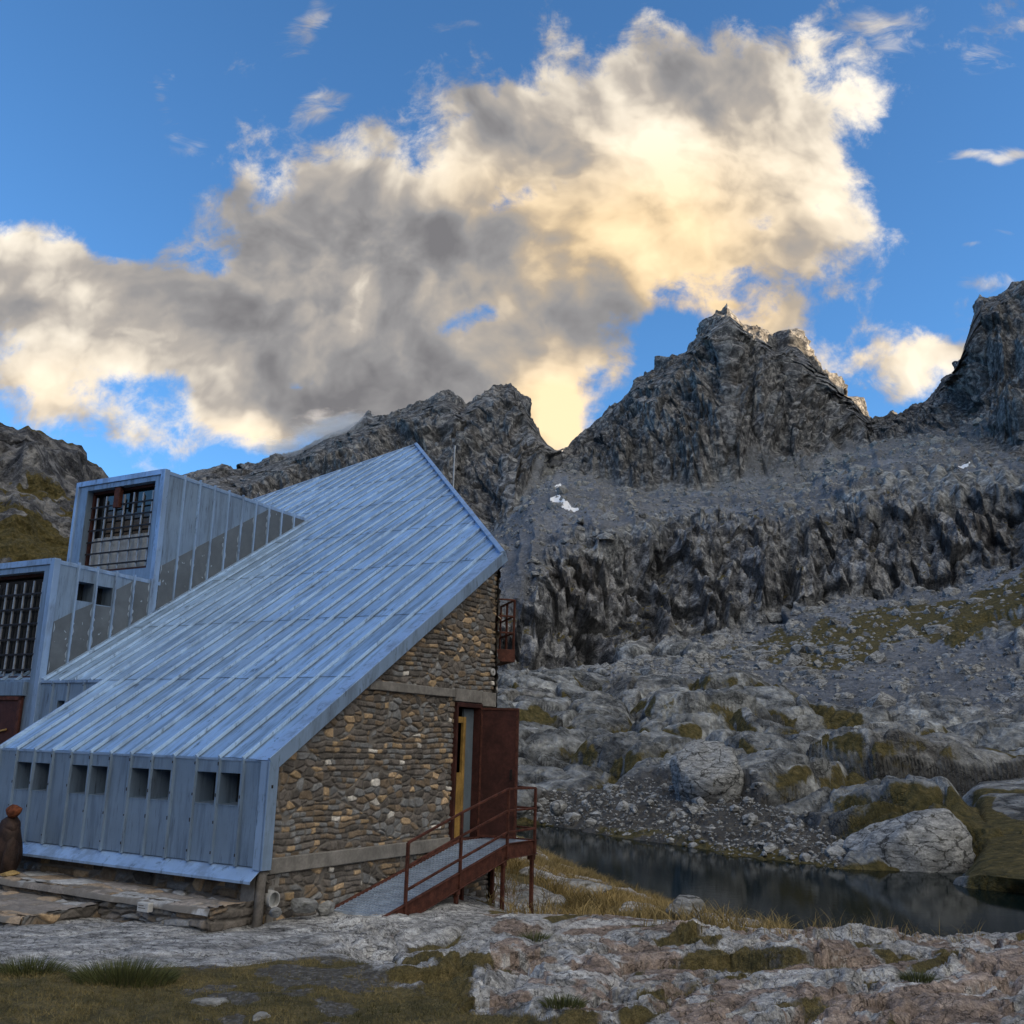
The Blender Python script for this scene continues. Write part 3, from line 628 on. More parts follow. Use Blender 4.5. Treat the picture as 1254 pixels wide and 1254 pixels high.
def ground(X, Y):
    """height and cover of the near ground at world (X, Y)"""
    X = np.asarray(X, np.float32); Y = np.asarray(Y, np.float32)
    az = np.arctan2(X, Y); r = np.hypot(X, Y)
    re, rs = np.interp(az, *EDGE), np.interp(az, *SHORE)
    wob = fbm(X / 2.3, Y / 2.3, None, 4, seed=201)
    re = re * (1 + .05 * fbm(az * 14, r * 0 + 3.3, None, 3, seed=203)); rs = rs * (1 + .03 * wob)
    t = (r - re) / (rs - re)
    tc = np.clip(t, 0, 1)
    dl = np.hypot((X - .75) / 1.5, (Y - 17.3) / 2.2); 
    z = np.where(t < 1, LAKE_Z * (tc ** 1.25 * .75 + .25 * sstep(0, .6, tc)), LAKE_Z - np.clip(t - 1, 0, 1) * 2.)
    z = z - .42 * np.exp(-dl ** 2)
    ix, iy = project(np.stack([X, Y, np.zeros_like(X)], -1))
    near = r < 5.5
    iy = np.where(near, 1300 + (5.5 - r) * 100, iy); iy = np.clip(iy, 900, 1900)
    n1 = fbm(X / 1.1, Y / 1.1, None, 5, .55, seed=205); n2 = fbm(X / .35, Y / .35, None, 4, .55, seed=207)
    xb = np.interp(iy, GB_Y, GB_X)
    d = (ix - xb) / 55 + n1 * 1.6
    rr = sstep(-.5, .5, d) * (1 - sstep(.0, .25, t + n1 * .12))               # bare outcrop on the right
    slab = sstep(.5, -.5, (iy - 1181 - 9 * np.sin(ix / 90)) / 10 + n1 * 1.8) * (1 - rr) * (1 - sstep(.0, .2, t))   # flat slab before the hut
    # --- outcrop relief: long low whalebacks trending away to the right, split by joints
    a, b = X * .83 + Y * .56, -X * .56 + Y * .83
    wa, wb = a + fbm(a / 1.3, b / 1.3, None, 2, seed=211) * .3, b + fbm(a / 1.2, b / 1.2, None, 2, seed=213) * .25
    c1, c2, ci, cf = worley(wa / 1.7, wb / .95, seed=215, facet=True); k1, k2, ki, kf = worley(wa / .55, wb / .32, seed=217, facet=True); m1, m2, mi, mf = worley(wa / .2, wb / .12, seed=218, facet=True)
    e1 = np.clip((c2 - c1) * 1.7, 0, 1); e2 = np.clip((k2 - k1) * 1.9, 0, 1); e3 = np.clip((m2 - m1) * 2.2, 0, 1)
    fol = np.abs(((b * 1. + z * .6 + fbm(a / .9, b / .5, None, 4, seed=219) * .28) / .085) % 1 - .5) * 2
    big = fbm(X / 3.1, Y / 2.2, None, 3, seed=221)
    brk = sstep(-.1, .15, fbm(X / .9, Y / .9, None, 3, seed=229))
    relief = cf * .19 + kf * .10 * (.35 + brk) + mf * .045 * (.3 + brk) + (sstep(0, .35, e1) - .8) * .07 + (ci - .5) * .06 + big * .20 + (sstep(0, .4, e2) - .8) * .045 * (.3 + brk) + (ki - .5) * .05 * brk + (np.sqrt(e3) - .8) * .026 * brk + (mi - .5) * .035 * brk + fol * .02 + n2 * .04 + fbm(X / .08, Y / .08, None, 3, .6, seed=231) * .012
    lift = .04 * sstep(700, 1000, ix) * sstep(9.5, 11.5, r)
    relief = relief * (.25 + .75 * sstep(1118, 1150, iy)); z = z + rr * (relief + .02 + lift * sstep(1118, 1145, iy))
    sl1, sl2, sli = worley(wa / 1.5, wb / .8, seed=223); es = np.clip((sl2 - sl1) * 2.2, 0, 1)
    z = z + slab * ((np.sqrt(es) - .85) * .05 + (sli - .5) * .045 + fol * .010 + n2 * .015 + fbm(X / .1, Y / .1, None, 3, seed=233) * .006)
    turf = (1 - rr) * (1 - slab)
    z = z + turf * (n1 * .10 + n2 * .03 + fbm(X / .12, Y / .12, None, 3, seed=235) * .02) * (1 + 2.0 * tc)
    # outcrops of slab in the grassy bank
    bk = sstep(.12, .2, fbm(X / 2.2 + 5, Y / 2.2, None, 3, seed=237)) * sstep(.05, .2, t) * sstep(1.05, .8, t)
    z = z + bk * (.16 + relief * .6)
    hollow = sstep(.55, .22, e1) * sstep(.06, .2, fbm(X / 1.6 + 7, Y / 1.6, None, 3, seed=243) + .06) * rr
    gravel = sstep(.02, .14, fbm(X / .75 + 9, Y / .75, None, 4, seed=225) + .05 - .5 * sstep(60, 240, np.abs(ix - 360)) + .1 * sstep(1225, 1200, iy))
    grass = turf * (1 - .85 * gravel * (t < .02)) * (1 - bk) * sstep(-.55, -.3, n1 + .25)
    grass = np.maximum(grass, hollow * .9)
    rock = np.clip(rr * (1 - hollow) + slab + bk, 0, 1)
    pink = rr * sstep(-.06, .10, fbm(X / 1.0 + 3, Y / 1.0, None, 4, seed=227) + .0 - (ix < 600) * .25 + .05 * sstep(700, 900, ix))
    white = rr * sstep(.0, .2, fbm(wa / 1.1, wb / .4, None, 4, seed=239) + .12 * sstep(1165, 1130, iy)) * .8 + slab * sstep(.16, .26, fbm(wa / .8, wb / .13, None, 4, .55, seed=241) + .14 * np.exp(-((ix - 340) / 90) ** 2) * sstep(1170, 1150, iy)) + bk * .35
    return z, dict(rock=rock, grass=grass, pink=pink, white=np.clip(white, 0, 1), tone=ki * .6 + ci * .4, shade=np.clip(1 - e2 * .9, 0, 1) * rr * .0 + (1 - np.sqrt(e2)) * rr), turf
def make_ground():
    nc, nr = 1250, 900
    A = np.linspace(math.radians(-52), math.radians(42), nc); r = np.concatenate([np.geomspace(3.2, 16, nr - 260), np.geomspace(16.05, 75, 260)])
    AA, RR = np.meshgrid(A, r); X, Y = (RR * np.sin(AA)).ravel(), (RR * np.cos(AA)).ravel()
    z, at, _ = ground(X, Y)
    me = np_mesh('ground', np.stack([X, Y, z], -1), grid_faces(nr, nc)[:, ::-1], True, at)
    tag(link_mesh('ground', me, MAT['ground']), kind='structure')
make_ground()
def gz(x, y): return float(ground(np.array([x]), np.array([y]))[0][0])
# land all round, below and beyond what the photograph shows
mb = MB(); n = 96
ring = [(0, 0, -9.)]
for k in range(n):
    a = 2 * math.pi * k / n; ring.append((math.sin(a), math.cos(a), 0))
pts = []
for rad, zz in ((2.5, -.35), (60, -7.), (400, -9.), (9000, -12.)):
    pts.append([(rad * c[0], rad * c[1], zz) for c in ring[1:]])
for p, q in zip(pts[:-1], pts[1:]):
    for k in range(n): mb.poly([p[k], q[k], q[(k + 1) % n], p[(k + 1) % n]])
mb.poly(pts[0])
tag(mb.build('valley_floor', MAT['turf']), kind='structure')
# ------------------------------------------------------------------ the dark hillside at the left, and an unseen ridge added to the right and behind to shade the valley
def hillside():
    SKY = [(-700,470,170),(-300,500,170),(-60,518,170),(0,519,170),(22,522,170),(35,518,170),(40,524,170),(60,531,172),(82,539,174),(100,545,176),(107,553,178),(107,562,179),(118,570,181),(131,581,184),(160,600,190),(220,650,200),(300,760,205)]
    A0, R0, Z0 = line(SKY)
    nc, nr = 420, 380
    A = np.linspace(A0[0], azr(270, 700), nc); rt_, zt_ = np.interp(A, A0, R0), np.interp(A, A0, Z0)
    t = np.linspace(0, 1, nr)[:, None]
    r = 62 + (rt_ - 62) * t; z = -4 + (zt_ + 4) * (t ** 1.35)
    zz = np.where(t > .80, -4 + (zt_ + 4) * (.80 ** 1.35 + (1 - .8 ** 1.35) * ((t - .8) / .2) ** .8), z)
    back = np.linspace(0, 1, 30)[1:, None]
    r = np.concatenate([r, rt_ + 60 * back]); zz = np.concatenate([zz, zt_ - 25 * back ** 1.3]); S = np.concatenate([np.repeat(t, nc, 1), np.repeat(1 + back, nc, 1)])
    AA = np.repeat(A[None], len(r), 0); X, Y = (r * np.sin(AA)).ravel().astype(np.float32), (r * np.cos(AA)).ravel().astype(np.float32); z = zz.ravel().astype(np.float32); s = S.ravel()
    f1, f2, idc = worley(X / 7, z / 9, Y / 20, seed=301); rg = ridged((X + z * .2) / 14, z / 26, Y / 40, 5, .55, seed=303); cr = fbm(X / 5, Y / 5, z / 5, 5, .6, seed=305)
    cliff = sstep(.78, .86, s + .06 * fbm(X / 14, z / 14, None, 3, seed=307)) * (s < 1.001)
    D = cliff * ((rg - .35) * 7 + cr * 3 + (idc - .5) * 2) + (1 - cliff) * (cr * 4.6 + (idc - .5) * 1.6 * sstep(-.02, .14, fbm(X / 9, Y / 9, z / 9, 5, .6, seed=313)) + fbm(X / 18, Y / 18, None, 3, seed=309) * 4)
    D *= 1 - .85 * np.exp(-((s - 1) / .05) ** 2)
    N = np.stack([-X, -Y, np.hypot(X, Y) * .5], -1); N /= np.linalg.norm(N, axis=1, keepdims=True)
    V = np.stack([X, Y, z], -1) + N * D[:, None]
    V[:, 2] += np.exp(-((s - 1) / .05) ** 2) * fbm(X / 4, Y / 4, None, 4, seed=311) * 1.8
    gn = fbm(X / 9, Y / 9, z / 9, 5, .6, seed=313)
    rock = np.clip(cliff + (1 - cliff) * sstep(-.02, .14, gn), 0, 1); grass = (1 - rock) * sstep(-.5, .1, gn + .3) + .7 * sstep(.985, 1.0, s)
    me = np_mesh('hillside', V, grid_faces(len(r), nc)[:, ::-1], True, dict(rock=rock, grass=np.clip(grass, 0, 1), tone=idc * .5 + rg * .3, high=np.ones_like(z), cliff=np.zeros_like(z), slab=1 - cliff))
    tag(link_mesh('hillside', me, MAT['mountain']), kind='structure')
hillside()
def shade_ridge():
    nc, nr = 300, 60
    A = np.linspace(math.radians(37.5), math.radians(322), nc); t = np.linspace(0, 1, nr)[:, None]
    top = SHADE_RIDGE_TOP + 25 * fbm(np.degrees(A) / 9., A * 0 + .5, None, 3, seed=321) - (SHADE_RIDGE_TOP - 120) * sstep(math.radians(95), math.radians(140), A)
    r = 60 + 500 * t + 0 * A; z = -3 + (top + 3) * t ** 1.2
    r = np.concatenate([r, r[-1:] + 250]); z = np.concatenate([z, z[-1:] - 200])
    AA = np.repeat(A[None], len(r), 0); X, Y = (r * np.sin(AA)).ravel(), (r * np.cos(AA)).ravel(); z = z.ravel()
    z = z + fbm(X / 40, Y / 40, None, 4, seed=323) * 14 * np.clip(z / 60, 0, 1)
    o = np.ones_like(z)
    me = np_mesh('unseen_shade_ridge', np.stack([X, Y, z], -1), grid_faces(nr + 1, nc)[:, ::-1], True, dict(rock=o, grass=o * 0, tone=o * .5, high=o, cliff=o * 0, slab=o * 0))
    tag(link_mesh('unseen_shade_ridge', me, MAT['mountain']), kind='structure')
shade_ridge()
mb = MB(); mb.poly([(-80, 8, LAKE_Z), (120, 8, LAKE_Z), (120, 90, LAKE_Z), (-80, 90, LAKE_Z)])
tag(mb.build('lake_water', MAT['water']), kind='structure')
# ------------------------------------------------------------------ cloud lying on the ridge behind the hut: a real volume
def mist_material():
    m = bpy.data.materials.new('ridge_cloud'); m.use_nodes = True; T = NT(m.node_tree); T.n.clear()
    out = T.new('ShaderNodeOutputMaterial'); v = T.new('ShaderNodeVolumePrincipled'); T.l.new(v.outputs[0], out.inputs['Volume'])
    P = T.new('ShaderNodeTexCoord').outputs['Object']
    r = T.vmath('LENGTH', P); n = T.noise(P, 1.9, 5, .6, .4)
    d = T.rng(T.math('MULTIPLY_ADD', T.math('SUBTRACT', n, .5), 2.2, T.math('SUBTRACT', 1., r)), .12, .75)
    T.put(v.inputs['Density'], T.math('MULTIPLY', d, .085)); T.put(v.inputs['Color'], (.96, .96, .97)); v.inputs['Anisotropy'].default_value = .2
    MAT['ridge_cloud'] = m
mist_material()
for x, y, r, sc in ((418, 528, 566, (34, 16, 15)), (350, 548, 575, (26, 12, 8))):
    bm = bmesh.new(); bmesh.ops.create_icosphere(bm, subdivisions=3, radius=1.)
    me = bpy.data.meshes.new('ridge_cloud'); bm.to_mesh(me); bm.free()
    o = link_mesh('ridge_cloud', me, MAT['ridge_cloud']); o.location = at_range(x, y, r); o.scale = sc
    tag(o, kind='stuff')
scene.cycles.volume_bounces = 2
# ------------------------------------------------------------------ materials of the hut
def metal_material(name, base, rough, dark, streak, seam=False, metallic=.55):
    """weathered sheet metal; stains run along the fall line (uv-free: object space, y away / z up)"""
    m, T, b, P = mat_begin(name)
    Q = T.mapping(P, streak)
    n1 = T.noise(Q, 1., 8, .65, .2); n2 = T.noise(P, 1.3, 5, .6); n3 = T.noise(P, 22., 4, .6); n4 = T.noise(Q, 3.3, 8, .7)
    g = T.attr('panel')
    c = T.mix(T.rng(n2, .35, .7), base, tuple(x * .84 for x in base))
    c = T.mix(T.math('MULTIPLY', T.rng(n1, .46, .66), .75), c, dark)
    c = T.mix(T.math('MULTIPLY', T.rng(n4, .55, .68), .8), c, tuple(x * .55 for x in dark))
    c = T.mix(1., c, T.ramp(g, [(0., .84), (.5, 1.), (1., 1.14)]), blend='MULTIPLY')
    if seam:                                   # grime dashes plus the seam's shadow line, painted along one side of each seam
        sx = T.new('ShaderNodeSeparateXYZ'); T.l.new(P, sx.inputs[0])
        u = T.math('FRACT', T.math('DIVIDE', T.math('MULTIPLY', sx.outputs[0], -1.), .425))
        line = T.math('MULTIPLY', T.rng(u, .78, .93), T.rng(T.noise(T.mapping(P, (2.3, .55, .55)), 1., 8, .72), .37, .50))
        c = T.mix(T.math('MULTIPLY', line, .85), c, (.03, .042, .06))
        spots = T.rng(T.noise(T.mapping(P, (3., 1.2, 1.2)), 2.4, 6, .7), .60, .68)
        c = T.mix(T.math('MULTIPLY', spots, .8), c, (.05, .06, .075))
    T.put(b.inputs['Base Color'], c); b.inputs['Metallic'].default_value = metallic
    T.put(b.inputs['Roughness'], T.math('MULTIPLY_ADD', n3, .16, T.math('MULTIPLY_ADD', T.rng(n1, .4, .7), .18, rough - .1)))
    bump(T, b, T.math('MULTIPLY_ADD', n3, .05, T.math('MULTIPLY', T.noise(P, 2.2, 3), 1.)), .22, .02)
    MAT[name] = m; return m
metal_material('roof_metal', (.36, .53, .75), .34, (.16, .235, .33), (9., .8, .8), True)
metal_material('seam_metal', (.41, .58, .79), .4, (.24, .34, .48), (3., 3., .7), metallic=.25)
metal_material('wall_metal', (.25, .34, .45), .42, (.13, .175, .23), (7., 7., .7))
metal_material('trim_metal', (.34, .48, .68), .36, (.18, .24, .33), (3., 3., .7))
def plain(name, col, rough=.6, metallic=0., var=.25, sc=6., spec=.4, bm=.15):
    m, T, b, P = mat_begin(name)
    n = T.noise(P, sc, 7, .65, .4); n2 = T.noise(P, sc * 7, 4, .6)
    c = T.mix(T.rng(n, .32, .7), tuple(x * (1 - var) for x in col), tuple(x * (1 + var) for x in col))
    c = T.mix(1., c, T.ramp(n2, [(.3, 1 - var * .6), (.7, 1 + var * .5)]), blend='MULTIPLY')
    T.put(b.inputs['Base Color'], c); b.inputs['Roughness'].default_value = rough; b.inputs['Metallic'].default_value = metallic
    b.inputs['Specular IOR Level'].default_value = spec
    bump(T, b, T.math('MULTIPLY_ADD', n2, .4, n), bm, .01)
    MAT[name] = m; return m
plain('rust', (.078, .027, .018), .72, .15, .45, 9., .3, .3)
plain('rust_dark', (.050, .017, .013), .62, .1, .4, 3., .3, .12)
plain('concrete', (.20, .19, .175), .9, 0, .28, 3., .2, .4)
plain('dark_inside', (.008, .008, .009), .9, 0, .1, 3., .1, 0.)
plain('grey_panel', (.105, .125, .145), .55, .15, .16, 1.3, .4, .1)
plain('bare_metal', (.34, .40, .46), .38, .5, .12, 4., .5, .1)
plain('bar_dark', (.018, .013, .012), .5, .3, .4, 8.)
plain('bar_light', (.36, .38, .40), .45, .5, .2, 8.)
plain('yellow_wood', (.28, .17, .045), .6, 0, .3, 4.)
plain('grey_door', (.12, .155, .185), .5, .1, .15, 3.)
plain('white_paint', (.42, .42, .41), .6, 0, .15, 8.)
plain('curtain', (.34, .36, .37), .85, 0, .18, 5.)
plain('brown_iron', (.030, .017, .013), .7, .1, .5, 7., .3, .5)
plain('grating_gap_shade', (.05, .065, .09), .5, .3, .2, 5.)
plain('orange_rust', (.115, .036, .016), .8, .0, .5, 14., .2, .6)
plain('yellow_stone', (.30, .21, .09), .85, 0, .35, 8., .2, .4)
plain('wood_post', (.12, .11, .10), .85, 0, .3, 6., .2, .4)
def glass_material():
    m, T, b, P = mat_begin('window_glass')
    T.put(b.inputs['Base Color'], (.012, .014, .016)); b.inputs['Roughness'].default_value = .08; b.inputs['Specular IOR Level'].default_value = .5
    bump(T, b, T.noise(P, 1.5, 2), .05, .02); MAT['glass'] = m
glass_material()
def grating_material():
    m, T, b, P = mat_begin('grating')
    n = T.noise(P, 6., 5, .6)
    T.put(b.inputs['Base Color'], T.mix(T.rng(n, .35, .7), (.40, .48, .60), (.56, .66, .80))); b.inputs['Metallic'].default_value = .6; b.inputs['Roughness'].default_value = .38
    MAT['grating'] = m
grating_material()
def masonry_material(name, dark=1.):
    m, T, b, P = mat_begin(name)
    n = T.noise(P, 9., 8, .68, .4); n2 = T.noise(P, 45., 5, .65)
    st = T.attr('stone', True); mo = T.attr('mortar')
    c = T.mix(1., st, T.ramp(n, [(.25, .55), (.5, 1.), (.75, 1.45)]), blend='MULTIPLY')
    c = T.mix(1., c, T.ramp(n2, [(.3, .75), (.7, 1.2)]), blend='MULTIPLY')
    mc = T.mix(n, (.11, .10, .088), (.215, .20, .18))
    c = T.mix(mo, c, mc)
    T.put(b.inputs['Base Color'], c); b.inputs['Roughness'].default_value = .9; b.inputs['Specular IOR Level'].default_value = .2
    bump(T, b, T.math('MULTIPLY_ADD', n2, .35, n), .7, .015)
    MAT[name] = m
masonry_material('masonry')
# ------------------------------------------------------------------ rubble masonry as real relief
def masonry(name, u0, u1, v0, v1, place, keep=None, parent=None, res=.013, sw=.27, shh=.135, relief=.045, seed=1, pale=.06, tan=.16, mortar_w=.06, dark=1.):
    """wall of laid stones: place(u, v, d) -> points, d = outward relief; keep(u, v) says which cells exist"""
    nu, nv = int((u1 - u0) / res) + 1, int((v1 - v0) / res) + 1
    U, Vv = np.meshgrid(np.linspace(u0, u1, nu), np.linspace(v0, v1, nv)); u, v = U.ravel(), Vv.ravel()
    wu = u + fbm(u * 2.2, v * 2.2, None, 3, seed=seed) * .12; wv = v + fbm(u * 1.6, v * 2.6, None, 3, seed=seed + 1) * .10
    # big stones in some places, small ones in others
    def bond(sw, shh, sd):
        # courses of stones with staggered uneven joints; corners rounded off
        rowf = wv / shh + .28 * fbm(wu / (sw * 2.5), wv / shh * .0 + sd, None, 2, seed=int(sd)); row = np.floor(rowf); fy = rowf - row
        rr = np.modf(np.abs(np.sin(row * 91.7 + sd) * 4373.7))[0]; q = wu / sw * (.8 + .5 * rr) + rr * 7.3
        q = q + .22 * np.sin(q * 2.1 + row * 1.7) ; cell = np.floor(q); fx = q - cell
        w = sw / (.8 + .5 * rr)
        jog = .10 * np.modf(np.abs(np.sin(cell * 37.1 + row * 11.3 + sd)) * 917.3)[0]
        dx = np.minimum(fx, 1 - fx) * w / shh; dy = np.minimum(fy, 1 - fy) - jog * .5
        k = .22; e = np.where((dx < k) & (dy < k), k - np.hypot(k - np.clip(dx, None, k), k - np.clip(dy, None, k)), np.minimum(dx, dy))
        return e * 1.5, np.modf(np.abs(np.sin(cell * 12.9898 + row * 78.233 + sd) * 43758.5453))[0]
    eA, iA = bond(sw, shh, seed + 2.3); W3 = worley(wu / (sw * 1.15), wv / (shh * 1.2), seed=seed + 3, jit=.9)
    big = sstep(-.02, .02, fbm(u * .8, v * 1.1, None, 2, seed=seed + 4) - .03)
    e = np.where(big > .5, W3[1] - W3[0], eA); idc = np.where(big > .5, W3[2], iA)
    edge = np.abs(fbm(u * .8, v * 1.1, None, 2, seed=seed + 4) - .03) / .03     # joint where the two bonds meet
    e = np.minimum(e, edge * .35)
    e = e + fbm(u * 16, v * 16, None, 3, seed=seed + 5) * .07
    face = sstep(mortar_w * .5, mortar_w * 1.9 + .12, e)
    rnd = lambda k: np.modf(idc * 9973.7 * (k + 1.37))[0]
    d = face * relief * (.45 + .75 * rnd(1)) + face * fbm(u * 9, v * 9, None, 4, .6, seed=seed + 6) * .02 + face * ((rnd(2) - .5) * (np.modf(u / sw)[0] - .5) * .02) + (1 - face) * fbm(u * 20, v * 20, None, 3, seed=seed + 7) * .008
    r, g = rnd(3), rnd(4)
    col = np.stack([.055 + .06 * g, .050 + .052 * g, .045 + .046 * g], -1)
    br = (r > .48) & (r < .70); col[br] = np.stack([.10 + .05 * g, .078 + .035 * g, .056 + .022 * g], -1)[br]
    gy = r < .2; col[gy] = np.stack([.105 + .05 * g, .107 + .05 * g, .108 + .05 * g], -1)[gy]
    tn = r > 1 - tan - pale; col[tn] = np.stack([.20 + .14 * g, .145 + .10 * g, .085 + .07 * g], -1)[tn]
    pl = r > 1 - pale; col[pl] = np.stack([.33 + .14 * g, .315 + .13 * g, .285 + .12 * g], -1)[pl]
    col *= dark * 1.5
    V = place(u, v, d); F = grid_faces(nv, nu)
    if keep is not None:
        fc = F[:, [0, 2]]; k = keep(u[fc].mean(1), v[fc].mean(1)); F = F[k]
        used = np.unique(F); mp = np.full(len(V), -1, np.int32); mp[used] = np.arange(len(used)); F = mp[F]; V = V[used]; col = col[used]; face = face[used]
    me = np_mesh(name, V, F, True, dict(stone=col, mortar=1 - sstep(.05, .5, face)))
    return link_mesh(name, me, MAT['masonry'], parent)
# ------------------------------------------------------------------ the mountain hut
# hut-local frame: x = -e (right along the front is +), y away along the gable, z up; the eave corner is (0, 0, EAVE)
SL = math.tan(math.radians(33.05)); RN = np.array([0, -math.sin(math.atan(SL)), math.cos(math.atan(SL))])
RD = np.array([0, math.cos(math.atan(SL)), math.sin(math.atan(SL))])
SP = .425                                   # spacing of the standing seams
def rz(y): return EAVE + y * SL
hut = empty('mountain_hut', tuple(HUT_O), HUT_ROT)
tag(hut, 'grey metal clad mountain hut with steep seamed roof and stone gable by the lake', 'mountain hut')
def panel_attr(o, fn):
    me = o.data; a = me.attributes.new('panel', 'FLOAT', 'POINT')
    co = np.empty(len(me.vertices) * 3, np.float32); me.vertices.foreach_get('co', co); co = co.reshape(-1, 3)
    a.data.foreach_set('value', fn(co).astype(np.float32))
def rnd_of(k): return np.modf(np.abs(np.sin(k * 127.1 + 11.3) * 43758.5453))[0]
E_LEFT, E_STEP, Y_STEP = 5.55, 7.34, 1.78   # front's left end; dormer plane; where the set-back eave starts
def top_y(e): return 5.56 + e * 1.022       # skewed upper edge of the roof
def left_y(e): return 13.98 - (e - 8.23) * 1.03   # left outline falling back from the apex
E_MAX = 11.6
# --- roof sheet: one strip of small quads per seam bay, so that the metal can be slightly uneven
def roof():
    V, F, n = [], [], 0
    pan = []
    nb = int(round(E_MAX / SP))
    for k in range(nb):
        e0, e1 = k * SP, (k + 1) * SP
        y0 = 0. if e0 < E_LEFT - .2 else Y_STEP
        laps = [1.77, 3.52, 5.40, 7.2, 9.0, 10.8, 12.6]
        ytop = lambda e: top_y(e) if e <= 8.23 else left_y(e)
        ymax = max(ytop(e0), ytop(e1))
        st = [y0] + [q + .03 * (rnd_of(k * 3. + q) - .5) for q in laps if y0 + .2 < q < ymax - .1] + [ymax]
        for j in range(len(st) - 1):
            a, b2 = st[j], st[j + 1]; ny = max(3, int((b2 - a) / .12)); nx = 7
            g = rnd_of(k * 7.3 + j * 3.1)
            for iy in range(ny + 1):
                for ix in range(nx + 1):
                    e = e0 + SP * ix / nx
                    y = min(a + (b2 - a) * iy / ny, ytop(e))
                    w = .0045 * math.sin(ix / nx * math.pi) * math.sin(y * 2.1 + k * 1.7) + .004 * math.sin(y * 5.3 + k * 2.9) * math.sin(ix / nx * math.pi)
                    lift = .007 * (1 - iy / ny) * (1 if j > 0 else 0) + w       # each sheet laps over the one below
                    V.append((-e, y + RN[1] * lift, rz(y) + RN[2] * lift)); pan.append(g)
            for iy in range(ny):
                for ix in range(nx):
                    q = n + iy * (nx + 1) + ix; F.append((q, q + nx + 1, q + nx + 2, q + 1))
            n = len(V)
    me = np_mesh('roof', np.array(V), np.array(F)[:, ::-1], True, dict(panel=np.array(pan)))
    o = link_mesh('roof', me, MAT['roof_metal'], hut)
    # standing seams
    mb = MB()
    for k in range(nb + 1):
        e = k * SP
        if k == 0: continue
        y0 = -.02 if e <= E_LEFT + .1 else Y_STEP - .02
        y1 = (top_y(e) if e <= 8.23 else left_y(e)) - .03
        if y1 < y0 + .3: continue
        n = max(2, int((y1 - y0) / .35)); prev = None
        for i in range(n + 1):
            y = y0 + (y1 - y0) * i / n
            je = e + .006 * (rnd_of(k * 13. + i) - .5); h = .042 + .008 * (rnd_of(k * 5. + i * 1.3) - .5)
            p = np.array([-je, y, rz(y)]); c = [p + np.array([s * .017, 0, 0]) + RN * q for s, q in ((-1, -.004), (1, -.004), (.72, h), (-.72, h))]
            if prev is not None: mb.hexa(prev[::-1], c[::-1])
            prev = c
    # screws / clips along the seams
    for k in range(1, nb):
        e = k * SP
        y0 = .1 if e <= E_LEFT + .1 else Y_STEP + .1
        y1 = (top_y(e) if e <= 8.23 else left_y(e)) - .2
        for q in (1.77, 3.52, 5.4, 7.2, .9, 2.65, 4.5, 6.3):
            if y0 < q < y1 and rnd_of(k * 3.7 + q * 9.1) > .25:
                yy = q + .16 * (rnd_of(k * 1.7 + q * 3.) - .5); p = np.array([-e - .03, yy, rz(yy)])
                a, b2 = p - RD * .03, p + RD * .03
                mb.bar(a + RN * .01, b2 + RN * .01, .03, .022, RN, 1)
    s = mb.build('standing_seams', [MAT['seam_metal'], MAT['bar_dark']], o); panel_attr(s, lambda co: np.full(len(co), .6))
    # lap joints: the thin dark lower edge of each sheet
    return o
roof_o = roof()
# --- roof trims
mb = MB(); q = .10
for (e0, y0, e1, y1) in ((0, 0, 0, 5.56),):
    a = np.array([.035, -.03, rz(-.03)]); b2 = np.array([.035, y1 + .03, rz(y1 + .03)])
    mb.hexa([a - RN*.15 + [-.02,0,0], a - RN*.15 + [.02,0,0], b2 - RN*.15 + [.02,0,0], b2 - RN*.15 + [-.02,0,0]],
            [a + RN*.045 + [-.02,0,0], a + RN*.045 + [.02,0,0], b2 + RN*.045 + [.02,0,0], b2 + RN*.045 + [-.02,0,0]])
    mb.hexa([a + RN*.006 + [-.25,0,0], a + RN*.006 + [-.02,0,0], b2 + RN*.006 + [-.02,0,0], b2 + RN*.006 + [-.25,0,0]],
            [a + RN*.016 + [-.25,0,0], a + RN*.016 + [-.02,0,0], b2 + RN*.016 + [-.02,0,0], b2 + RN*.016 + [-.25,0,0]])
t = mb.build('rake_trim', MAT['trim_metal'], roof_o, .004); panel_attr(t, lambda co: np.full(len(co), .75))
mb = MB()
def roof_bar(e0, y0, e1, y1, wd=.09, ht=.10, lift=.03):
    mb.bar(np.array([-e0, y0, rz(y0)]) + RN * lift, np.array([-e1, y1, rz(y1)]) + RN * lift, wd, ht, RN)
roof_bar(-.05, top_y(-.05), 8.23, top_y(8.23))
t = mb.build('ridge_trim', MAT['trim_metal'], roof_o, .006); panel_attr(t, lambda co: np.full(len(co), .7))
mb = MB(); roof_bar(8.25, left_y(8.25), E_MAX, left_y(E_MAX), .06, .05, .02)
t = mb.build('hip_trim', MAT['trim_metal'], roof_o, .004); panel_attr(t, lambda co: np.full(len(co), .4))
mb = MB()
a = np.array([-E_LEFT, -.02, rz(-.02)]); b2 = np.array([-E_LEFT, Y_STEP, rz(Y_STEP)])
mb.hexa([a - RN*.16 + [-.03,0,0], a - RN*.16, b2 - RN*.16, b2 - RN*.16 + [-.03,0,0]], [a + RN*.04 + [-.03,0,0], a + RN*.04, b2 + RN*.04, b2 + RN*.04 + [-.03,0,0]])
t = mb.build('rake_trim', MAT['trim_metal'], roof_o, .004); panel_attr(t, lambda co: np.full(len(co), .8))
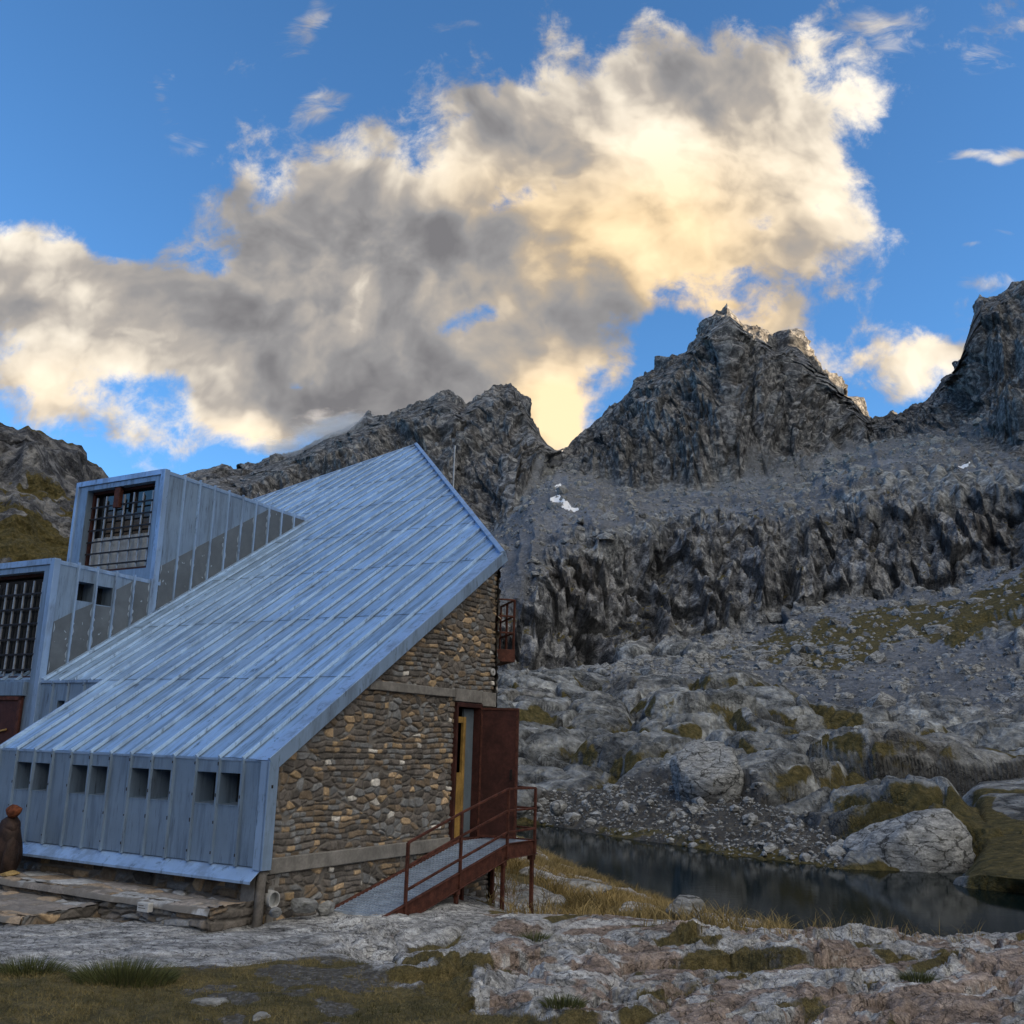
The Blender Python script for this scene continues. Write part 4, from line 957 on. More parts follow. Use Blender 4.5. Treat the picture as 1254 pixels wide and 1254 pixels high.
# underside boards so that the roof has a body
mb = MB()
for (pts) in ([(0.01, 0.02), (0.01, 5.53), (8.22, 13.9), (8.22, Y_STEP + .02), (5.5, Y_STEP + .02), (5.5, .02)], [(8.22, Y_STEP + .02), (8.22, 13.9), (11.55, 10.5), (11.55, Y_STEP + .02)]):
    mb.poly([np.array([-e, y, rz(y)]) - RN * .12 for e, y in pts]); mb.poly([np.array([-e, y, rz(y)]) - RN * .02 for e, y in pts])
mb.build('roof_boards', MAT['wood_post'], roof_o)

# --- ribbed metal walls with small deep window openings
def ribbed_wall(name, parent, e0, e1, ytop, yfix, z0, z1, wins, first_rib=0., rib=.05):
    """metal sheet on the plane y = yfix facing the front; wins: list of (e_lo, e_hi, z_lo, z_hi)"""
    mb = MB()
    es = sorted({round(v, 4) for v in [e0, e1] + [w[0] for w in wins] + [w[1] for w in wins]}); zs = sorted({round(v, 4) for v in [z0, z1] + [w[2] for w in wins] + [w[3] for w in wins]})
    for i in range(len(es) - 1):
        for j in range(len(zs) - 1):
            ce, cz = (es[i] + es[i + 1]) / 2, (zs[j] + zs[j + 1]) / 2
            if any(w[0] < ce < w[1] and w[2] < cz < w[3] for w in wins): continue
            mb.poly([(-es[i + 1], yfix, zs[j]), (-es[i], yfix, zs[j]), (-es[i], yfix, zs[j + 1]), (-es[i + 1], yfix, zs[j + 1])])
    o = mb.build(name, MAT['wall_metal'], parent)
    panel_attr(o, lambda co: np.full(len(co), .5))
    mb = MB(); k = first_rib
    while k <= e1 + .01:
        if k >= e0 - .01:
            mb.hexa([(-k - rib/2, yfix, z0 - .015), (-k - rib/2 * .6, yfix - .036, z0 - .015), (-k + rib/2 * .6, yfix - .036, z0 - .015), (-k + rib/2, yfix, z0 - .015)],
                    [(-k - rib/2, yfix, z1), (-k - rib/2 * .6, yfix - .036, z1), (-k + rib/2 * .6, yfix - .036, z1), (-k + rib/2, yfix, z1)])
        k += SP
    for q in range(int((e1 - e0) / SP)):                 # screw heads down each rib
        for z in (z1 - .09, z0 + .1, z0 + .47, z0 + .8):
            k = first_rib + q * SP
            if e0 < k < e1 and rnd_of(k * 3.1 + z) > .3: mb.box(-k - .009, -k + .009, yfix - .0385, yfix - .034, z, z + .02 + .03 * rnd_of(k + z * 7), 1)
    r = mb.build('wall_ribs', [MAT['wall_metal'], MAT['bar_dark']], o); panel_attr(r, lambda co: np.full(len(co), .72))
    for (a, b2, c, d) in wins:
        mb = MB(); dp = .30
        i0, i1 = -b2, -a
        mb.poly([(i0, yfix, c), (i0, yfix + dp, c + .02), (i0, yfix + dp, d), (i0, yfix, d)])
        mb.poly([(i1, yfix, c), (i1, yfix + dp, c + .02), (i1, yfix + dp, d), (i1, yfix, d)])
        mb.poly([(i0, yfix, d), (i1, yfix, d), (i1, yfix + dp, d), (i0, yfix + dp, d)])
        mb.poly([(i0, yfix, c), (i1, yfix, c), (i1, yfix + dp, c + .02), (i0, yfix + dp, c + .02)])
        # thin folded lip round the opening
        for (x0, x1, q0, q1) in ((i0 - .012, i1 + .012, d, d + .012), (i0 - .012, i1 + .012, c - .012, c), (i0 - .012, i0, c, d), (i1, i1 + .012, c, d)):
            mb.box(x0, x1, yfix - .008, yfix + .002, q0, q1)
        f = mb.build('window', MAT['wall_metal'], parent); panel_attr(f, lambda co: np.full(len(co), .4))
        mb = MB(); mb.box(i0, i1, yfix + dp, yfix + dp + .02, c, d); mb.build('pane', MAT['glass'], f)
    return o
zb = EAVE - 1.295
wins = []
for p in (1, 4, 7, 10):
    for k in (p, p + 1):
        wins.append((k * SP + .045, (k + 1) * SP - .03, EAVE - .585, EAVE - .19))
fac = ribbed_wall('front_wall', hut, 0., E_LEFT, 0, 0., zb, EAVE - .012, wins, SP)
mb = MB(); mb.box(-E_LEFT - .01, .0, -.012, .03, EAVE - .035, EAVE - .004)
t = mb.build('eave_trim', MAT['trim_metal'], fac, .003); panel_attr(t, lambda co: np.full(len(co), .5))
mb = MB()   # sloping drip sheet at the foot of the metal front
mb.hexa([(-E_LEFT - .1, -.17, zb - .155), (.0, -.17, zb - .155), (.0, .02, zb - .02), (-E_LEFT - .1, .02, zb - .02)], [(-E_LEFT - .1, -.17, zb - .145), (.0, -.17, zb - .145), (.0, .02, zb - .006), (-E_LEFT - .1, .02, zb - .006)])
mb.box(-E_LEFT - .1, .0, -.172, -.166, zb - .18, zb - .145)
t = mb.build('drip_sheet', MAT['trim_metal'], fac, .002); panel_attr(t, lambda co: np.full(len(co), 1.))
mb = MB()   # corner flashing wrapped round onto the gable
mb.box(-.10, .03, -.04, .0, zb - .03, EAVE - .02); mb.box(.01, .05, -.04, .13, zb - .03, EAVE - .03)
mb.box(.0505, .053, .02, .05, EAVE - .35, EAVE - .31, 1)
t = mb.build('corner_trim', [MAT['trim_metal'], MAT['bar_dark']], fac); panel_attr(t, lambda co: np.full(len(co), .8))

# --- stone base under the metal front
base = masonry('foundation', -6.9, .02, -.55, zb - .03, lambda u, v, d: np.stack([u, .16 - d, v], -1), None, hut, .016, .30, .12, .05, 5, .03, .05, dark=.8)
mb = MB(); mb.box(-6.9, -.05, .22, .4, -.6, zb); mb.build('foundation_core', MAT['concrete'], base)
# --- stone gable wall
WY1 = 5.47
DX0, DX1, DZ0, DZ1 = 4.25, 5.02, EAVE - 1.262, EAVE + .885      # doorway
def gkeep(u, v):
    k = v < rz(u) - .07
    k &= ~((u > DX0) & (u < DX1) & (v > DZ0) & (v < DZ1))
    return k
gab = masonry('gable_wall', .03, WY1, -.7, rz(WY1), lambda u, v, d: np.stack([-.07 + d, u, v], -1), gkeep, hut, .0115, .16, .082, .034, 21, .022, .11)
mb = MB(); mb.box(-.35, -.12, .05, DX0 - .02, -.7, .9)
mb.poly([(-.10, .05, -.7), (-.10, DX0, -.7), (-.10, DX0, rz(DX0) - .15), (-.10, .05, EAVE - .15)]); mb.poly([(-.10, DX1, -.7), (-.10, WY1, -.7), (-.10, WY1, rz(WY1) - .15), (-.10, DX1, rz(DX1) - .15)]); mb.poly([(-.10, DX0, DZ1), (-.10, DX1, DZ1), (-.10, DX1, rz(DX1) - .15), (-.10, DX0, rz(DX0) - .15)])
mb.build('wall_core', MAT['concrete'], gab)
mb = MB(); mb.box(-.12, .004, .06, DX0 - .04, EAVE - 1.39, EAVE - 1.20)
mb.build('concrete_band', MAT['concrete'], gab, .012)
mb = MB(); mb.box(-.12, .002, 1.95, DX0 - .05, EAVE + .985, EAVE + 1.12); mb.build('concrete_band', MAT['concrete'], gab, .012)
mb = MB(); mb.box(-.14, .012, DX0 - .04, DX1 + .0, DZ1 + .045, DZ1 + .25); mb.box(-.14, .010, DX1 + .005, WY1 + .01, DZ1 + .0, DZ1 + .24)
mb.build('lintel', MAT['concrete'], gab, .008)
# the wall turns the corner under the skewed roof edge
s2 = 1 / math.sqrt(2)
def back_place(u, v, d): return np.stack([-.0 - u * s2 + d * s2, WY1 + u * s2 + d * s2, v], -1)
back = masonry('back_wall', 0., 11.5, -.7, 11.2, back_place, lambda u, v: v < rz(WY1 + u * s2) - .10, hut, .04, .3, .15, .05, 33, .05, .1)
mb = MB()
mb.poly([back_place(np.array([0.]), np.array([-.7]), np.array([-.05]))[0], back_place(np.array([11.5]), np.array([-.7]), np.array([-.05]))[0], back_place(np.array([11.5]), np.array([10.6]), np.array([-.05]))[0], back_place(np.array([0.]), np.array([5.35]), np.array([-.05]))[0]])
mb.build('wall_core', MAT['concrete'], back)
# white round plaque near the end of the wall
mb = MB(); p = on_x(604, 823, .0); pts = []
mb.tube([(-.02, p[1], p[2]), (.012, p[1], p[2])], .062, 14); mb.build('plaque', MAT['white_paint'], gab, .006)
p = on_x(604, 823, .014); mb = MB(); mb.tube([(.0125, p[1], p[2]), (.0145, p[1], p[2])], .022, 10); mb.build('plaque_mark', MAT['wood_post'], gab)

# --- doorway: dark room, frame, open steel door, inner doors
mb = MB()
x0, x1, y0, y1, q0, q1 = -2.2, -.10, DX0 - .02, DX1 + .02, DZ0, DZ1
mb.poly([(x0, y0, q0), (x0, y1, q0), (x0, y1, q1), (x0, y0, q1)]); mb.poly([(x0, y0, q0), (x1, y0, q0), (x1, y0, q1), (x0, y0, q1)]); mb.poly([(x0, y1, q0), (x1, y1, q0), (x1, y1, q1), (x0, y1, q1)])
mb.poly([(x0, y0, q1), (x1, y0, q1), (x1, y1, q1), (x0, y1, q1)]); mb.poly([(x0, y0, q0), (x1, y0, q0), (x1, y1, q0), (x0, y1, q0)])
mb.build('entrance_passage', MAT['dark_inside'], hut)
mb = MB()
mb.box(-.14, .015, DX0 - .01, DX0 + .045, DZ0, DZ1); mb.box(-.14, .015, DX1 - .06, DX1 + .01, DZ0, DZ1); mb.box(-.14, .018, DX0 - .01, DX1 + .01, DZ1 - .04, DZ1 + .03); mb.box(-.14, .02, DX0 - .02, DX1 + .02, DZ0 - .05, DZ0 + .015)
fr = mb.build('door_frame', MAT['rust_dark'], hut, .004)
DO = math.radians(102); hx, hy = .02, DX1 - .03      # leaf swung out on its right-hand hinge
dv = np.array([math.sin(DO), -math.cos(DO), 0.]); dn = np.array([dv[1], -dv[0], 0.])
def leaf(a, b2, z0, z1, t0, t1, mb):
    o = np.array([hx, hy, 0.])
    c = [o + dv * a + dn * t0, o + dv * b2 + dn * t0, o + dv * b2 + dn * t1, o + dv * a + dn * t1]
    mb.hexa([p + [0, 0, z0] for p in c], [p + [0, 0, z1] for p in c])
LW = .665
mb = MB(); leaf(.03, LW - .03, DZ0 + .04, DZ1 - .05, -.02, .02, mb)
door = mb.build('door', MAT['rust_dark'], hut, .003)
mb = MB(); 
for a, b2, z0, z1 in ((0, .035, DZ0 + .02, DZ1 - .03), (LW - .035, LW, DZ0 + .02, DZ1 - .03), (.035, LW - .035, DZ0 + .02, DZ0 + .06), (.035, LW - .035, DZ1 - .07, DZ1 - .03)): leaf(a, b2, z0, z1, -.034, .034, mb)
mb.build('door_rim', MAT['rust'], door, .003)
mb = MB(); leaf(LW - .12, LW - .08, DZ0 + .95, DZ0 + 1.12, .02, .05, mb); leaf(LW - .12, LW - .08, DZ0 + .95, DZ0 + 1.12, -.05, -.02, mb); mb.build('handle', MAT['bar_dark'], door, .004)
for z in (DZ0 + .3, DZ0 + 1.1, DZ0 + 1.85):
    mb = MB(); mb.tube([(hx, hy, z), (hx, hy, z + .13)], .022, 10); mb.build('hinge', MAT['bar_dark'], door)
mb = MB(); mb.box(-.10, -.06, DX0 + .05, DX0 + .30, DZ0 + .02, DZ0 + 1.05); mb.box(-.10, -.05, DX0 + .30, DX0 + .38, DZ0 + .02, DZ1 - .2); mb.box(-.10, -.06, DX0 + .05, DX0 + .30, DZ1 - .3, DZ1 - .2)
mb.build('wooden_inner_door', MAT['yellow_wood'], hut, .005)
mb = MB(); mb.box(-.16, -.11, DX0 + .40, DX1 - .07, DZ0 + .02, DZ1 - .06); mb.build('metal_inner_door', MAT['grey_door'], hut, .005)

# --- set-back wall left of the front, with one small window
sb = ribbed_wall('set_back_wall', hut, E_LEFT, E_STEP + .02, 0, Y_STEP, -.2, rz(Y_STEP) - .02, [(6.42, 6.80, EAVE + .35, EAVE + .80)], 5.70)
mb = MB(); mb.box(-E_STEP, -E_LEFT, Y_STEP - .03, Y_STEP + .03, rz(Y_STEP) - .05, rz(Y_STEP) - .008); t = mb.build('eave_trim', MAT['trim_metal'], sb, .003); panel_attr(t, lambda co: np.full(len(co), .5))
mb = MB(); mb.poly([(-E_LEFT, 0, -.2), (-E_LEFT, Y_STEP, -.2), (-E_LEFT, Y_STEP, rz(Y_STEP) - .1), (-E_LEFT, 0, EAVE - .1)]); t = mb.build('end_wall', MAT['wall_metal'], hut); panel_attr(t, lambda co: np.full(len(co), .5))

# --- window boxes (dormers) standing out of the roof
def dormer(y0, e0, e1, zt0, zt1, zbot, yend, win, ribs0, panel_top, side_win, bars):
    """front on y = y0 between e0 (right) and e1 (left); top slopes from zt0 at the front to zt1 at yend; win = (e_lo, e_hi, z_lo, z_hi)"""
    zt = lambda y: zt0 + (zt1 - zt0) * (y - y0) / (yend - y0)
    mb = MB(); X0, X1 = -e0, -e1
    a, b2, c, d = win
    rc = .17                                     # the window is set back in a boxed surround
    for (q0, q1, z0, z1) in ((e0, a, zbot, zt0), (b2, e1, zbot, zt0), (a, b2, zbot, c), (a, b2, d, zt0)):
        if q1 - q0 > .005 and z1 - z0 > .005: mb.poly([(-q1, y0, z0), (-q0, y0, z0), (-q0, y0, z1), (-q1, y0, z1)])
    for (p, q) in (((-a, c), (-a, d)), ((-b2, c), (-b2, d)), ((-a, d), (-b2, d)), ((-a, c), (-b2, c))):
        mb.poly([(p[0], y0, p[1]), (q[0], y0, q[1]), (q[0], y0 + rc, q[1]), (p[0], y0 + rc, p[1])])
    mb.poly([(X0, y0, zt0), (X1, y0, zt0), (X1, yend, zt1), (X0, yend, zt1)])          # top
    # right side, with openings
    ys = sorted({y0, yend} | {w[0] for w in side_win} | {w[1] for w in side_win})
    for i in range(len(ys) - 1):
        p, q = ys[i], ys[i + 1]; w = [s for s in side_win if s[0] < (p + q) / 2 < s[1]]
        lo = lambda y: max(zbot, rz(y) - .3) if y > Y_STEP + .01 else zbot
        if not w: mb.poly([(X0, p, lo(p)), (X0, q, lo(q)), (X0, q, zt(q)), (X0, p, zt(p))])
        else:
            w = w[0]; mb.poly([(X0, p, lo(p)), (X0, q, lo(q)), (X0, q, w[2]), (X0, p, w[2])]); mb.poly([(X0, p, w[3]), (X0, q, w[3]), (X0, q, zt(q)), (X0, p, zt(p))])
    mb.poly([(X1, y0, zbot), (X1, yend, min(rz(yend), zt1)), (X1, yend, zt1), (X1, y0, zt0)])
    o = mb.build('dormer', MAT['wall_metal'], hut); panel_attr(o, lambda co: np.full(len(co), .55))
    # front rim and edge trims
    mb = MB(); t_ = .05
    mb.box(X0 - .10, X0 + .025, y0 - .03, y0 + .10, zbot, zt0 + .02); mb.box(X1 - .025, X1 + .06, y0 - .03, y0 + .06, zbot, zt0 + .02); mb.box(X1 + .06, X0 - .10, y0 - .03, y0 + .04, zt0 - .09, zt0 + .025)
    r = mb.build('front_rim', MAT['trim_metal'], o, .006); panel_attr(r, lambda co: np.full(len(co), .55))
    mb = MB()
    y = y0 + ribs0
    while y < yend - .12:
        l = max(zbot, rz(y) + .0) if y > Y_STEP else zbot
        if zt(y) - l > .12:
            for w in [(l, zt(y) + .03)]:
                mb.hexa([(X0 - .002, y - .028, w[0]), (X0 + .04, y - .017, w[0]), (X0 + .04, y + .017, w[0]), (X0 - .002, y + .028, w[0])], [(X0 - .002, y - .028, w[1]), (X0 + .04, y - .017, w[1]), (X0 + .04, y + .017, w[1]), (X0 - .002, y + .028, w[1])])
        y += SP
    mb.bar((X0 + .004, y0 + .1, zt(y0 + .1) - .04), (X0 + .004, yend - .03, zt(yend - .03) - .04), .022, .07)
    r = mb.build('wall_ribs', MAT['trim_metal'], o, .004); panel_attr(r, lambda co: np.full(len(co), .45))
    # darker sheets along the foot of the side, stepping up with the roof; the paint flakes off along their edges
    mb = MB(); fl = mb; y = y0 + ribs0 - SP; k = 0
    R2 = random.Random(int(y0 * 100))
    while y < yend - .1:
        p, q = max(y, y0 + .10) + .03, min(y + SP, yend - .05) - .03
        l = lambda t: max(zbot, rz(t) + .03) if t > Y_STEP + .03 else rz(Y_STEP) + .03 + (t - Y_STEP) * SL
        u = lambda t: min(panel_top(t), zt(t) - .06)
        for w in side_win:
            if w[0] - .05 < (p + q) / 2 < w[1] + .05: uu = w[2] - .02; u = (lambda t, uu=uu: min(panel_top(t), uu))
        if q - p > .08 and u(p) - l(p) > .05 and u(q) - l(q) > .0:
            mb.hexa([(X0, p, l(p)), (X0 + .010, p, l(p)), (X0 + .010, q, l(q)), (X0, q, l(q))], [(X0, p, u(p)), (X0 + .010, p, u(p)), (X0 + .010, q, u(q)), (X0, q, u(q))])
            for side in (p + .004, q - .004):            # flakes hugging the ribs
                z = l(side) + .05
                while z < u(side) - .05:
                    hgt = R2.uniform(.04, .26); wd = R2.uniform(.008, .04); sg = 1 if side < (p + q) / 2 else -1
                    if R2.random() < .5:
                        ring = [(X0 + .0115, side, z), (X0 + .0115, side + sg * wd * R2.uniform(.4, 1), z + hgt * .25), (X0 + .0115, side + sg * wd, z + hgt * .5), (X0 + .0115, side + sg * wd * R2.uniform(.3, .9), z + hgt * .8), (X0 + .0115, side, z + hgt)]
                        fl.poly(ring, 1)
                    z += hgt + R2.uniform(0, .09)
            for _ in range(R2.randint(0, 1) if k > 2 else 3):
                cy, cz = R2.uniform(p + .06, q - .06), R2.uniform(l(q) + .06, max(l(q) + .08, u(p) - .08)); s = R2.uniform(.008, .028)
                an = R2.uniform(0, 6.28); el = R2.uniform(.25, .6)
                fl.poly([(X0 + .0115, cy + s * (math.cos(j) * math.cos(an) - el * math.sin(j) * math.sin(an)) * R2.uniform(.7, 1.2), cz + 1.6 * s * (math.cos(j) * math.sin(an) + el * math.sin(j) * math.cos(an)) * R2.uniform(.7, 1.2)) for j in np.linspace(0, 6.28, 8)[:-1]], 1)
        y += SP; k += 1
    mb.build('side_panel', [MAT['grey_panel'], MAT['bare_metal']], o)
    # flashing where the side meets the roof
    mb = MB(); ya, yb = max(y0 + .02, Y_STEP - .03), yend
    mb.bar((X0 + .035, ya, rz(ya) + .03), (X0 + .035, yb, rz(yb) + .03), .05, .035, RN); mb.bar((X0 + .09, ya, rz(ya) + .008), (X0 + .09, yb, rz(yb) + .008), .12, .012, RN)
    r = mb.build('foot_flashing', MAT['trim_metal'], o, .003); panel_attr(r, lambda co: np.full(len(co), .35))
    for (p, q, z0, z1) in side_win:
        mb = MB(); dp = .30
        mb.poly([(X0, p, z0), (X0 - dp, p, z0), (X0 - dp, p, z1), (X0, p, z1)]); mb.poly([(X0, q, z0), (X0 - dp, q, z0), (X0 - dp, q, z1), (X0, q, z1)]); mb.poly([(X0, p, z0), (X0, q, z0), (X0 - dp, q, z0), (X0 - dp, p, z0)]); mb.poly([(X0, p, z1), (X0, q, z1), (X0 - dp, q, z1), (X0 - dp, p, z1)])
        mb.box(X0 - .32, X0 - .30, p, q, z0, z1, 1)
        f = mb.build('window', [MAT['wall_metal'], MAT['glass']], o); panel_attr(f, lambda co: np.full(len(co), .4))
    # the grille: pale uprights in front of dark cross bars, curtain and dark glass behind
    yy = y0 + rc
    mb = MB(); mb.box(-b2, -b2 + .06, yy - .02, yy + .05, c, d); mb.box(-a - .04, -a, yy - .02, yy + .05, c, d); mb.box(-b2, -a, yy - .02, yy + .05, d - .06, d); mb.box(-b2, -a, yy - .03, yy + .05, c, c + .075)
    w = mb.build('window_frame', MAT['rust_dark'], o, .004)
    mb = MB(); nv, nh, ctop = bars
    for i in range(nv):
        x = -b2 + .06 + (b2 - a - .10) * (i + .5) / nv
        mb.box(x - .02, x + .02, yy - .05, yy - .022, c + .08, d - .16 + .02 * math.sin(i * 2.1))
    mb.build('grille_upright', MAT['bar_light'], o, .003)
    mb = MB()
    for j in range(nh):
        z = c + .09 + (d - c - .30) * (j + .35) / nh
        mb.box(-b2 + .04, -a - .03, yy - .075, yy - .052, z - .017, z + .017)
    mb.build('grille_crossbar', MAT['bar_dark'], o, .003)
    mb = MB(); mb.box(-b2 + .02, -a - .02, yy + .10, yy + .12, c, d); mb.build('pane', MAT['glass'], o)
    mb = MB(); nf = 60
    for i in range(nf):
        xa, xb = -b2 + .06 + (b2 - a - .1) * i / nf, -b2 + .06 + (b2 - a - .1) * (i + 1) / nf
        ya_, yb_ = yy + .075 + .012 * math.sin(i * .9), yy + .075 + .012 * math.sin((i + 1) * .9)
        mb.poly([(xa, ya_, c + .05), (xb, yb_, c + .05), (xb, yb_, ctop), (xa, ya_, ctop)])
    mb.build('curtain', MAT['curtain'], o, smooth=True)
    return o
pt = lambda y: EAVE + 2.14 + (y - 1.73) * .615
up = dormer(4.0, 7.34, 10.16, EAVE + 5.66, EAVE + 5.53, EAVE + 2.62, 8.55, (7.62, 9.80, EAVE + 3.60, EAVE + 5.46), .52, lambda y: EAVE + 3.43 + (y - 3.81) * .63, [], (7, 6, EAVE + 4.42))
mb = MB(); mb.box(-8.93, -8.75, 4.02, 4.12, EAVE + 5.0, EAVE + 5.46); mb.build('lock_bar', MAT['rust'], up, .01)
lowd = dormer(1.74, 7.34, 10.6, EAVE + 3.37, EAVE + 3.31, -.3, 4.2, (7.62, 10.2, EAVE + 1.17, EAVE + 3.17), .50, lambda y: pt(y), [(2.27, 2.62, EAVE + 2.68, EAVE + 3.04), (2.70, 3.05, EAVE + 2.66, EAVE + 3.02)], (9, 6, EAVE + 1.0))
# entrance under the lower dormer
mb = MB(); mb.box(-10.3, -7.66, 1.66, 1.74, EAVE + .88, EAVE + 1.13); t = mb.build('door_head', MAT['wall_metal'], lowd, .006); panel_attr(t, lambda co: np.full(len(co), .45))
mb = MB(); mb.box(-10.0, -7.70, 1.70, 1.735, -.2, EAVE + .87); ed = mb.build('entrance_door', MAT['rust_dark'], hut, .004)
mb = MB(); mb.box(-9.0, -8.97, 1.68, 1.70, -.2, EAVE + .85); mb.box(-7.78, -7.70, 1.67, 1.70, -.2, EAVE + .87); mb.box(-10., -7.7, 1.67, 1.70, EAVE + .80, EAVE + .87); mb.build('door_rail', MAT['rust'], ed, .004)
mb = MB(); mb.bar((-8.35, 1.67, EAVE + .22), (-8.0, 1.67, EAVE + .28), .03, .03); mb.build('handle', MAT['yellow_wood'], ed, .006)

# --- balcony on the back wall
bo = np.array([-.35, WY1 + .35, EAVE + 1.80])
dl = np.array([-s2, s2, 0]); dn2 = np.array([s2, s2, 0])
bp = lambda a, b2, z: bo + dl * a + dn2 * b2 + np.array([0, 0, z])
BW, BD = .80, .40
mb = MB(); mb.hexa([bp(-.25, 0, -.1), bp(-.25, BD, -.1), bp(BW, BD, -.1), bp(BW, 0, -.1)], [bp(-.25, 0, .12), bp(-.25, BD, .12), bp(BW, BD, .12), bp(BW, 0, .12)])
bal = mb.build('balcony', MAT['rust'], hut, .006)
mb = MB()
for a, b2 in ((-.23, .05), (-.23, BD - .03), (BW - .02, BD - .03), (BW - .02, .05), (.30, BD - .03)): mb.bar(bp(a, b2, .1), bp(a, b2, 1.02), .035, .035, (1, 0, 0))
for z in (.42, .72, 1.02):
    mb.bar(bp(-.23, .02, z), bp(-.23, BD - .03, z), .03, .03); mb.bar(bp(-.23, BD - .03, z), bp(BW - .02, BD - .03, z), .03, .03); mb.bar(bp(BW - .02, .02, z), bp(BW - .02, BD - .03, z), .03, .03)
mb.build('balcony_railing', MAT['rust'], bal, .004)
# --- pole behind the roof edge
e = 4.1; y = top_y(e) + .14
mb = MB(); mb.tube([(-e + .05, y, rz(y) - 2.), (-e + .05, y, rz(y) + .90)], .018, 10); mb.tube([(-e + .05, y, rz(y) + .88), (-e + .05, y, rz(y) + .96)], .026, 10)
mb.build('antenna_pole', MAT['bar_light'], hut, smooth=False)
# --- downpipe post under the front corner
mb = MB(); mb.tube([(-.03, .06, zb - .02), (-.01, .03, .2), (.0, .0, -.3)], [.055, .06, .065], 14); mb.build('corner_post', MAT['wood_post'], hut, smooth=True)
# ------------------------------------------------------------------ steel access ramp
RXO, RXI = .93, .06                          # outer and inner edge, metres out from the gable
def rp(x, y, z): return np.array([x, y, z])
pA = on_x(470, 1130, RXO); pB = on_x(622, 1040, RXO); pC = on_x(656, 1037, RXO)
YA, YB, YC = pA[1], pB[1], pC[1] ; ZA, ZB = max(pA[2], -.12), DZ0 - .07
ramp = empty('access_ramp', tuple(hut_world(.5, YB, 0)), HUT_ROT)
tag(ramp, 'rusty brown steel ramp with grating deck and railing leading to the open door', 'ramp')
ro = np.array([.5, YB, 0.])
def rb(mb, name, mat, parent, bevel=.004): 
    mb.v = [tuple(np.array(v) - ro) for v in mb.v]; return mb.build(name, mat, parent, bevel)
zd = lambda y: ZA + (ZB - ZA) * np.clip((y - YA) / (YB - YA), 0, 1)
# grating deck: bars along and across, over a dark sheet that paints in the shade of the gaps
mb = MB()
for x in np.arange(RXI + .03, RXO - .02, .055):
    mb.bar((x, YA, zd(YA) + .05), (x, YB, zd(YB) + .05), .012, .032); mb.bar((x, YB, ZB + .05), (x, YC - .03, ZB + .05), .012, .032)
y = YA
while y < YC - .03:
    mb.bar((RXI + .02, y, zd(y) + .058), (RXO - .03, y, zd(y) + .060), .034, .03); y += .085
mb.poly([(RXI + .02, YA, zd(YA) + .03), (RXO - .03, YA, zd(YA) + .03), (RXO - .03, YB, ZB + .03), (RXI + .02, YB, ZB + .03)], 1); mb.poly([(RXI + .02, YB, ZB + .03), (RXO - .03, YB, ZB + .03), (RXO - .03, YC - .03, ZB + .03), (RXI + .02, YC - .03, ZB + .03)], 1)
deck = rb(mb, 'deck', [MAT['grating'], MAT['grating_gap_shade']], ramp, 0)
for x in (RXO, RXI):
    mb = MB()
    hh = .23
    for (p, q) in (((YA - .05, ZA - .03), (YB, ZB - .01)), ((YB, ZB - .01), (YC, ZB - .01))):
        mb.hexa([(x - .02, p[0], p[1] - hh + .10), (x + .02, p[0], p[1] - hh + .10), (x + .02, q[0], q[1] - hh + .10), (x - .02, q[0], q[1] - hh + .10)], [(x - .02, p[0], p[1] + .10), (x + .02, p[0], p[1] + .10), (x + .02, q[0], q[1] + .10), (x - .02, q[0], q[1] + .10)])
        sx = .04 if x == RXO else -.04
        for zz in (-hh + .10, .09):
            mb.hexa([(x, p[0], p[1] + zz), (x + sx, p[0], p[1] + zz), (x + sx, q[0], q[1] + zz), (x, q[0], q[1] + zz)], [(x, p[0], p[1] + zz + .012), (x + sx, p[0], p[1] + zz + .012), (x + sx, q[0], q[1] + zz + .012), (x, q[0], q[1] + zz + .012)])
    rb(mb, 'stringer', MAT['rust'], ramp)
mb = MB(); mb.box(RXI, RXO, YC - .02, YC + .02, ZB - .15, ZB + .09); rb(mb, 'end_beam', MAT['rust'], ramp)
# legs
def leg_y(x, y): return on_x(x, y, RXO - .03)[1]
legs = [(leg_y(560, 1060), -.7, .03), (leg_y(616, 1060), -1., .03), (leg_y(651, 1070), -1., .03)]
for y, z0, r in legs:
    mb = MB(); zt_ = zd(y) - .12
    mb.bar((RXO - .03, y, z0), (RXO - .03, y, zt_), .055, .055, (1, 0, 0)); mb.bar((RXO - .03, y - .02, zt_ - .1), (RXO - .03, y - .02, zt_ + .04), .1, .1, (1, 0, 0))
    rb(mb, 'leg', MAT['rust'], ramp)
    mb = MB(); mb.bar((RXI + .1, y, z0), (RXI + .1, y, zt_), .055, .055, (1, 0, 0)); rb(mb, 'leg', MAT['rust'], ramp)
# railing
posts = [(on_x(500, 1032, RXO + .03), None), (on_x(566, 995, RXO + .03), None), (on_x(623, 966, RXO + .03), None), (on_x(656, 965, RXO + .03), None)]
tops = []
for p, _ in posts:
    y = p[1]; zt_ = p[2]; tops.append((RXO + .03, y, zt_))
    mb = MB(); mb.bar((RXO + .03, y, zd(y) - .12), (RXO + .03, y, zt_), .04, .04, (1, 0, 0)); rb(mb, 'railing_post', MAT['rust'], ramp)
ends = tops + [(RXI + .2, YC, tops[-1][2])]
for f in (1., .62, .25):
    mb = MB()
    P2 = [(x, y, zd(y) + .06 + (z - zd(y) - .06) * f) for x, y, z in tops]
    for a, b2 in zip(P2[:-1], P2[1:]): mb.bar(a, b2, .032, .032)
    a = P2[-1]; mb.bar(a, (RXI + .25, YC, a[2]), .032, .032)
    rb(mb, 'handrail' if f == 1. else 'middle_rail', MAT['rust'], ramp)
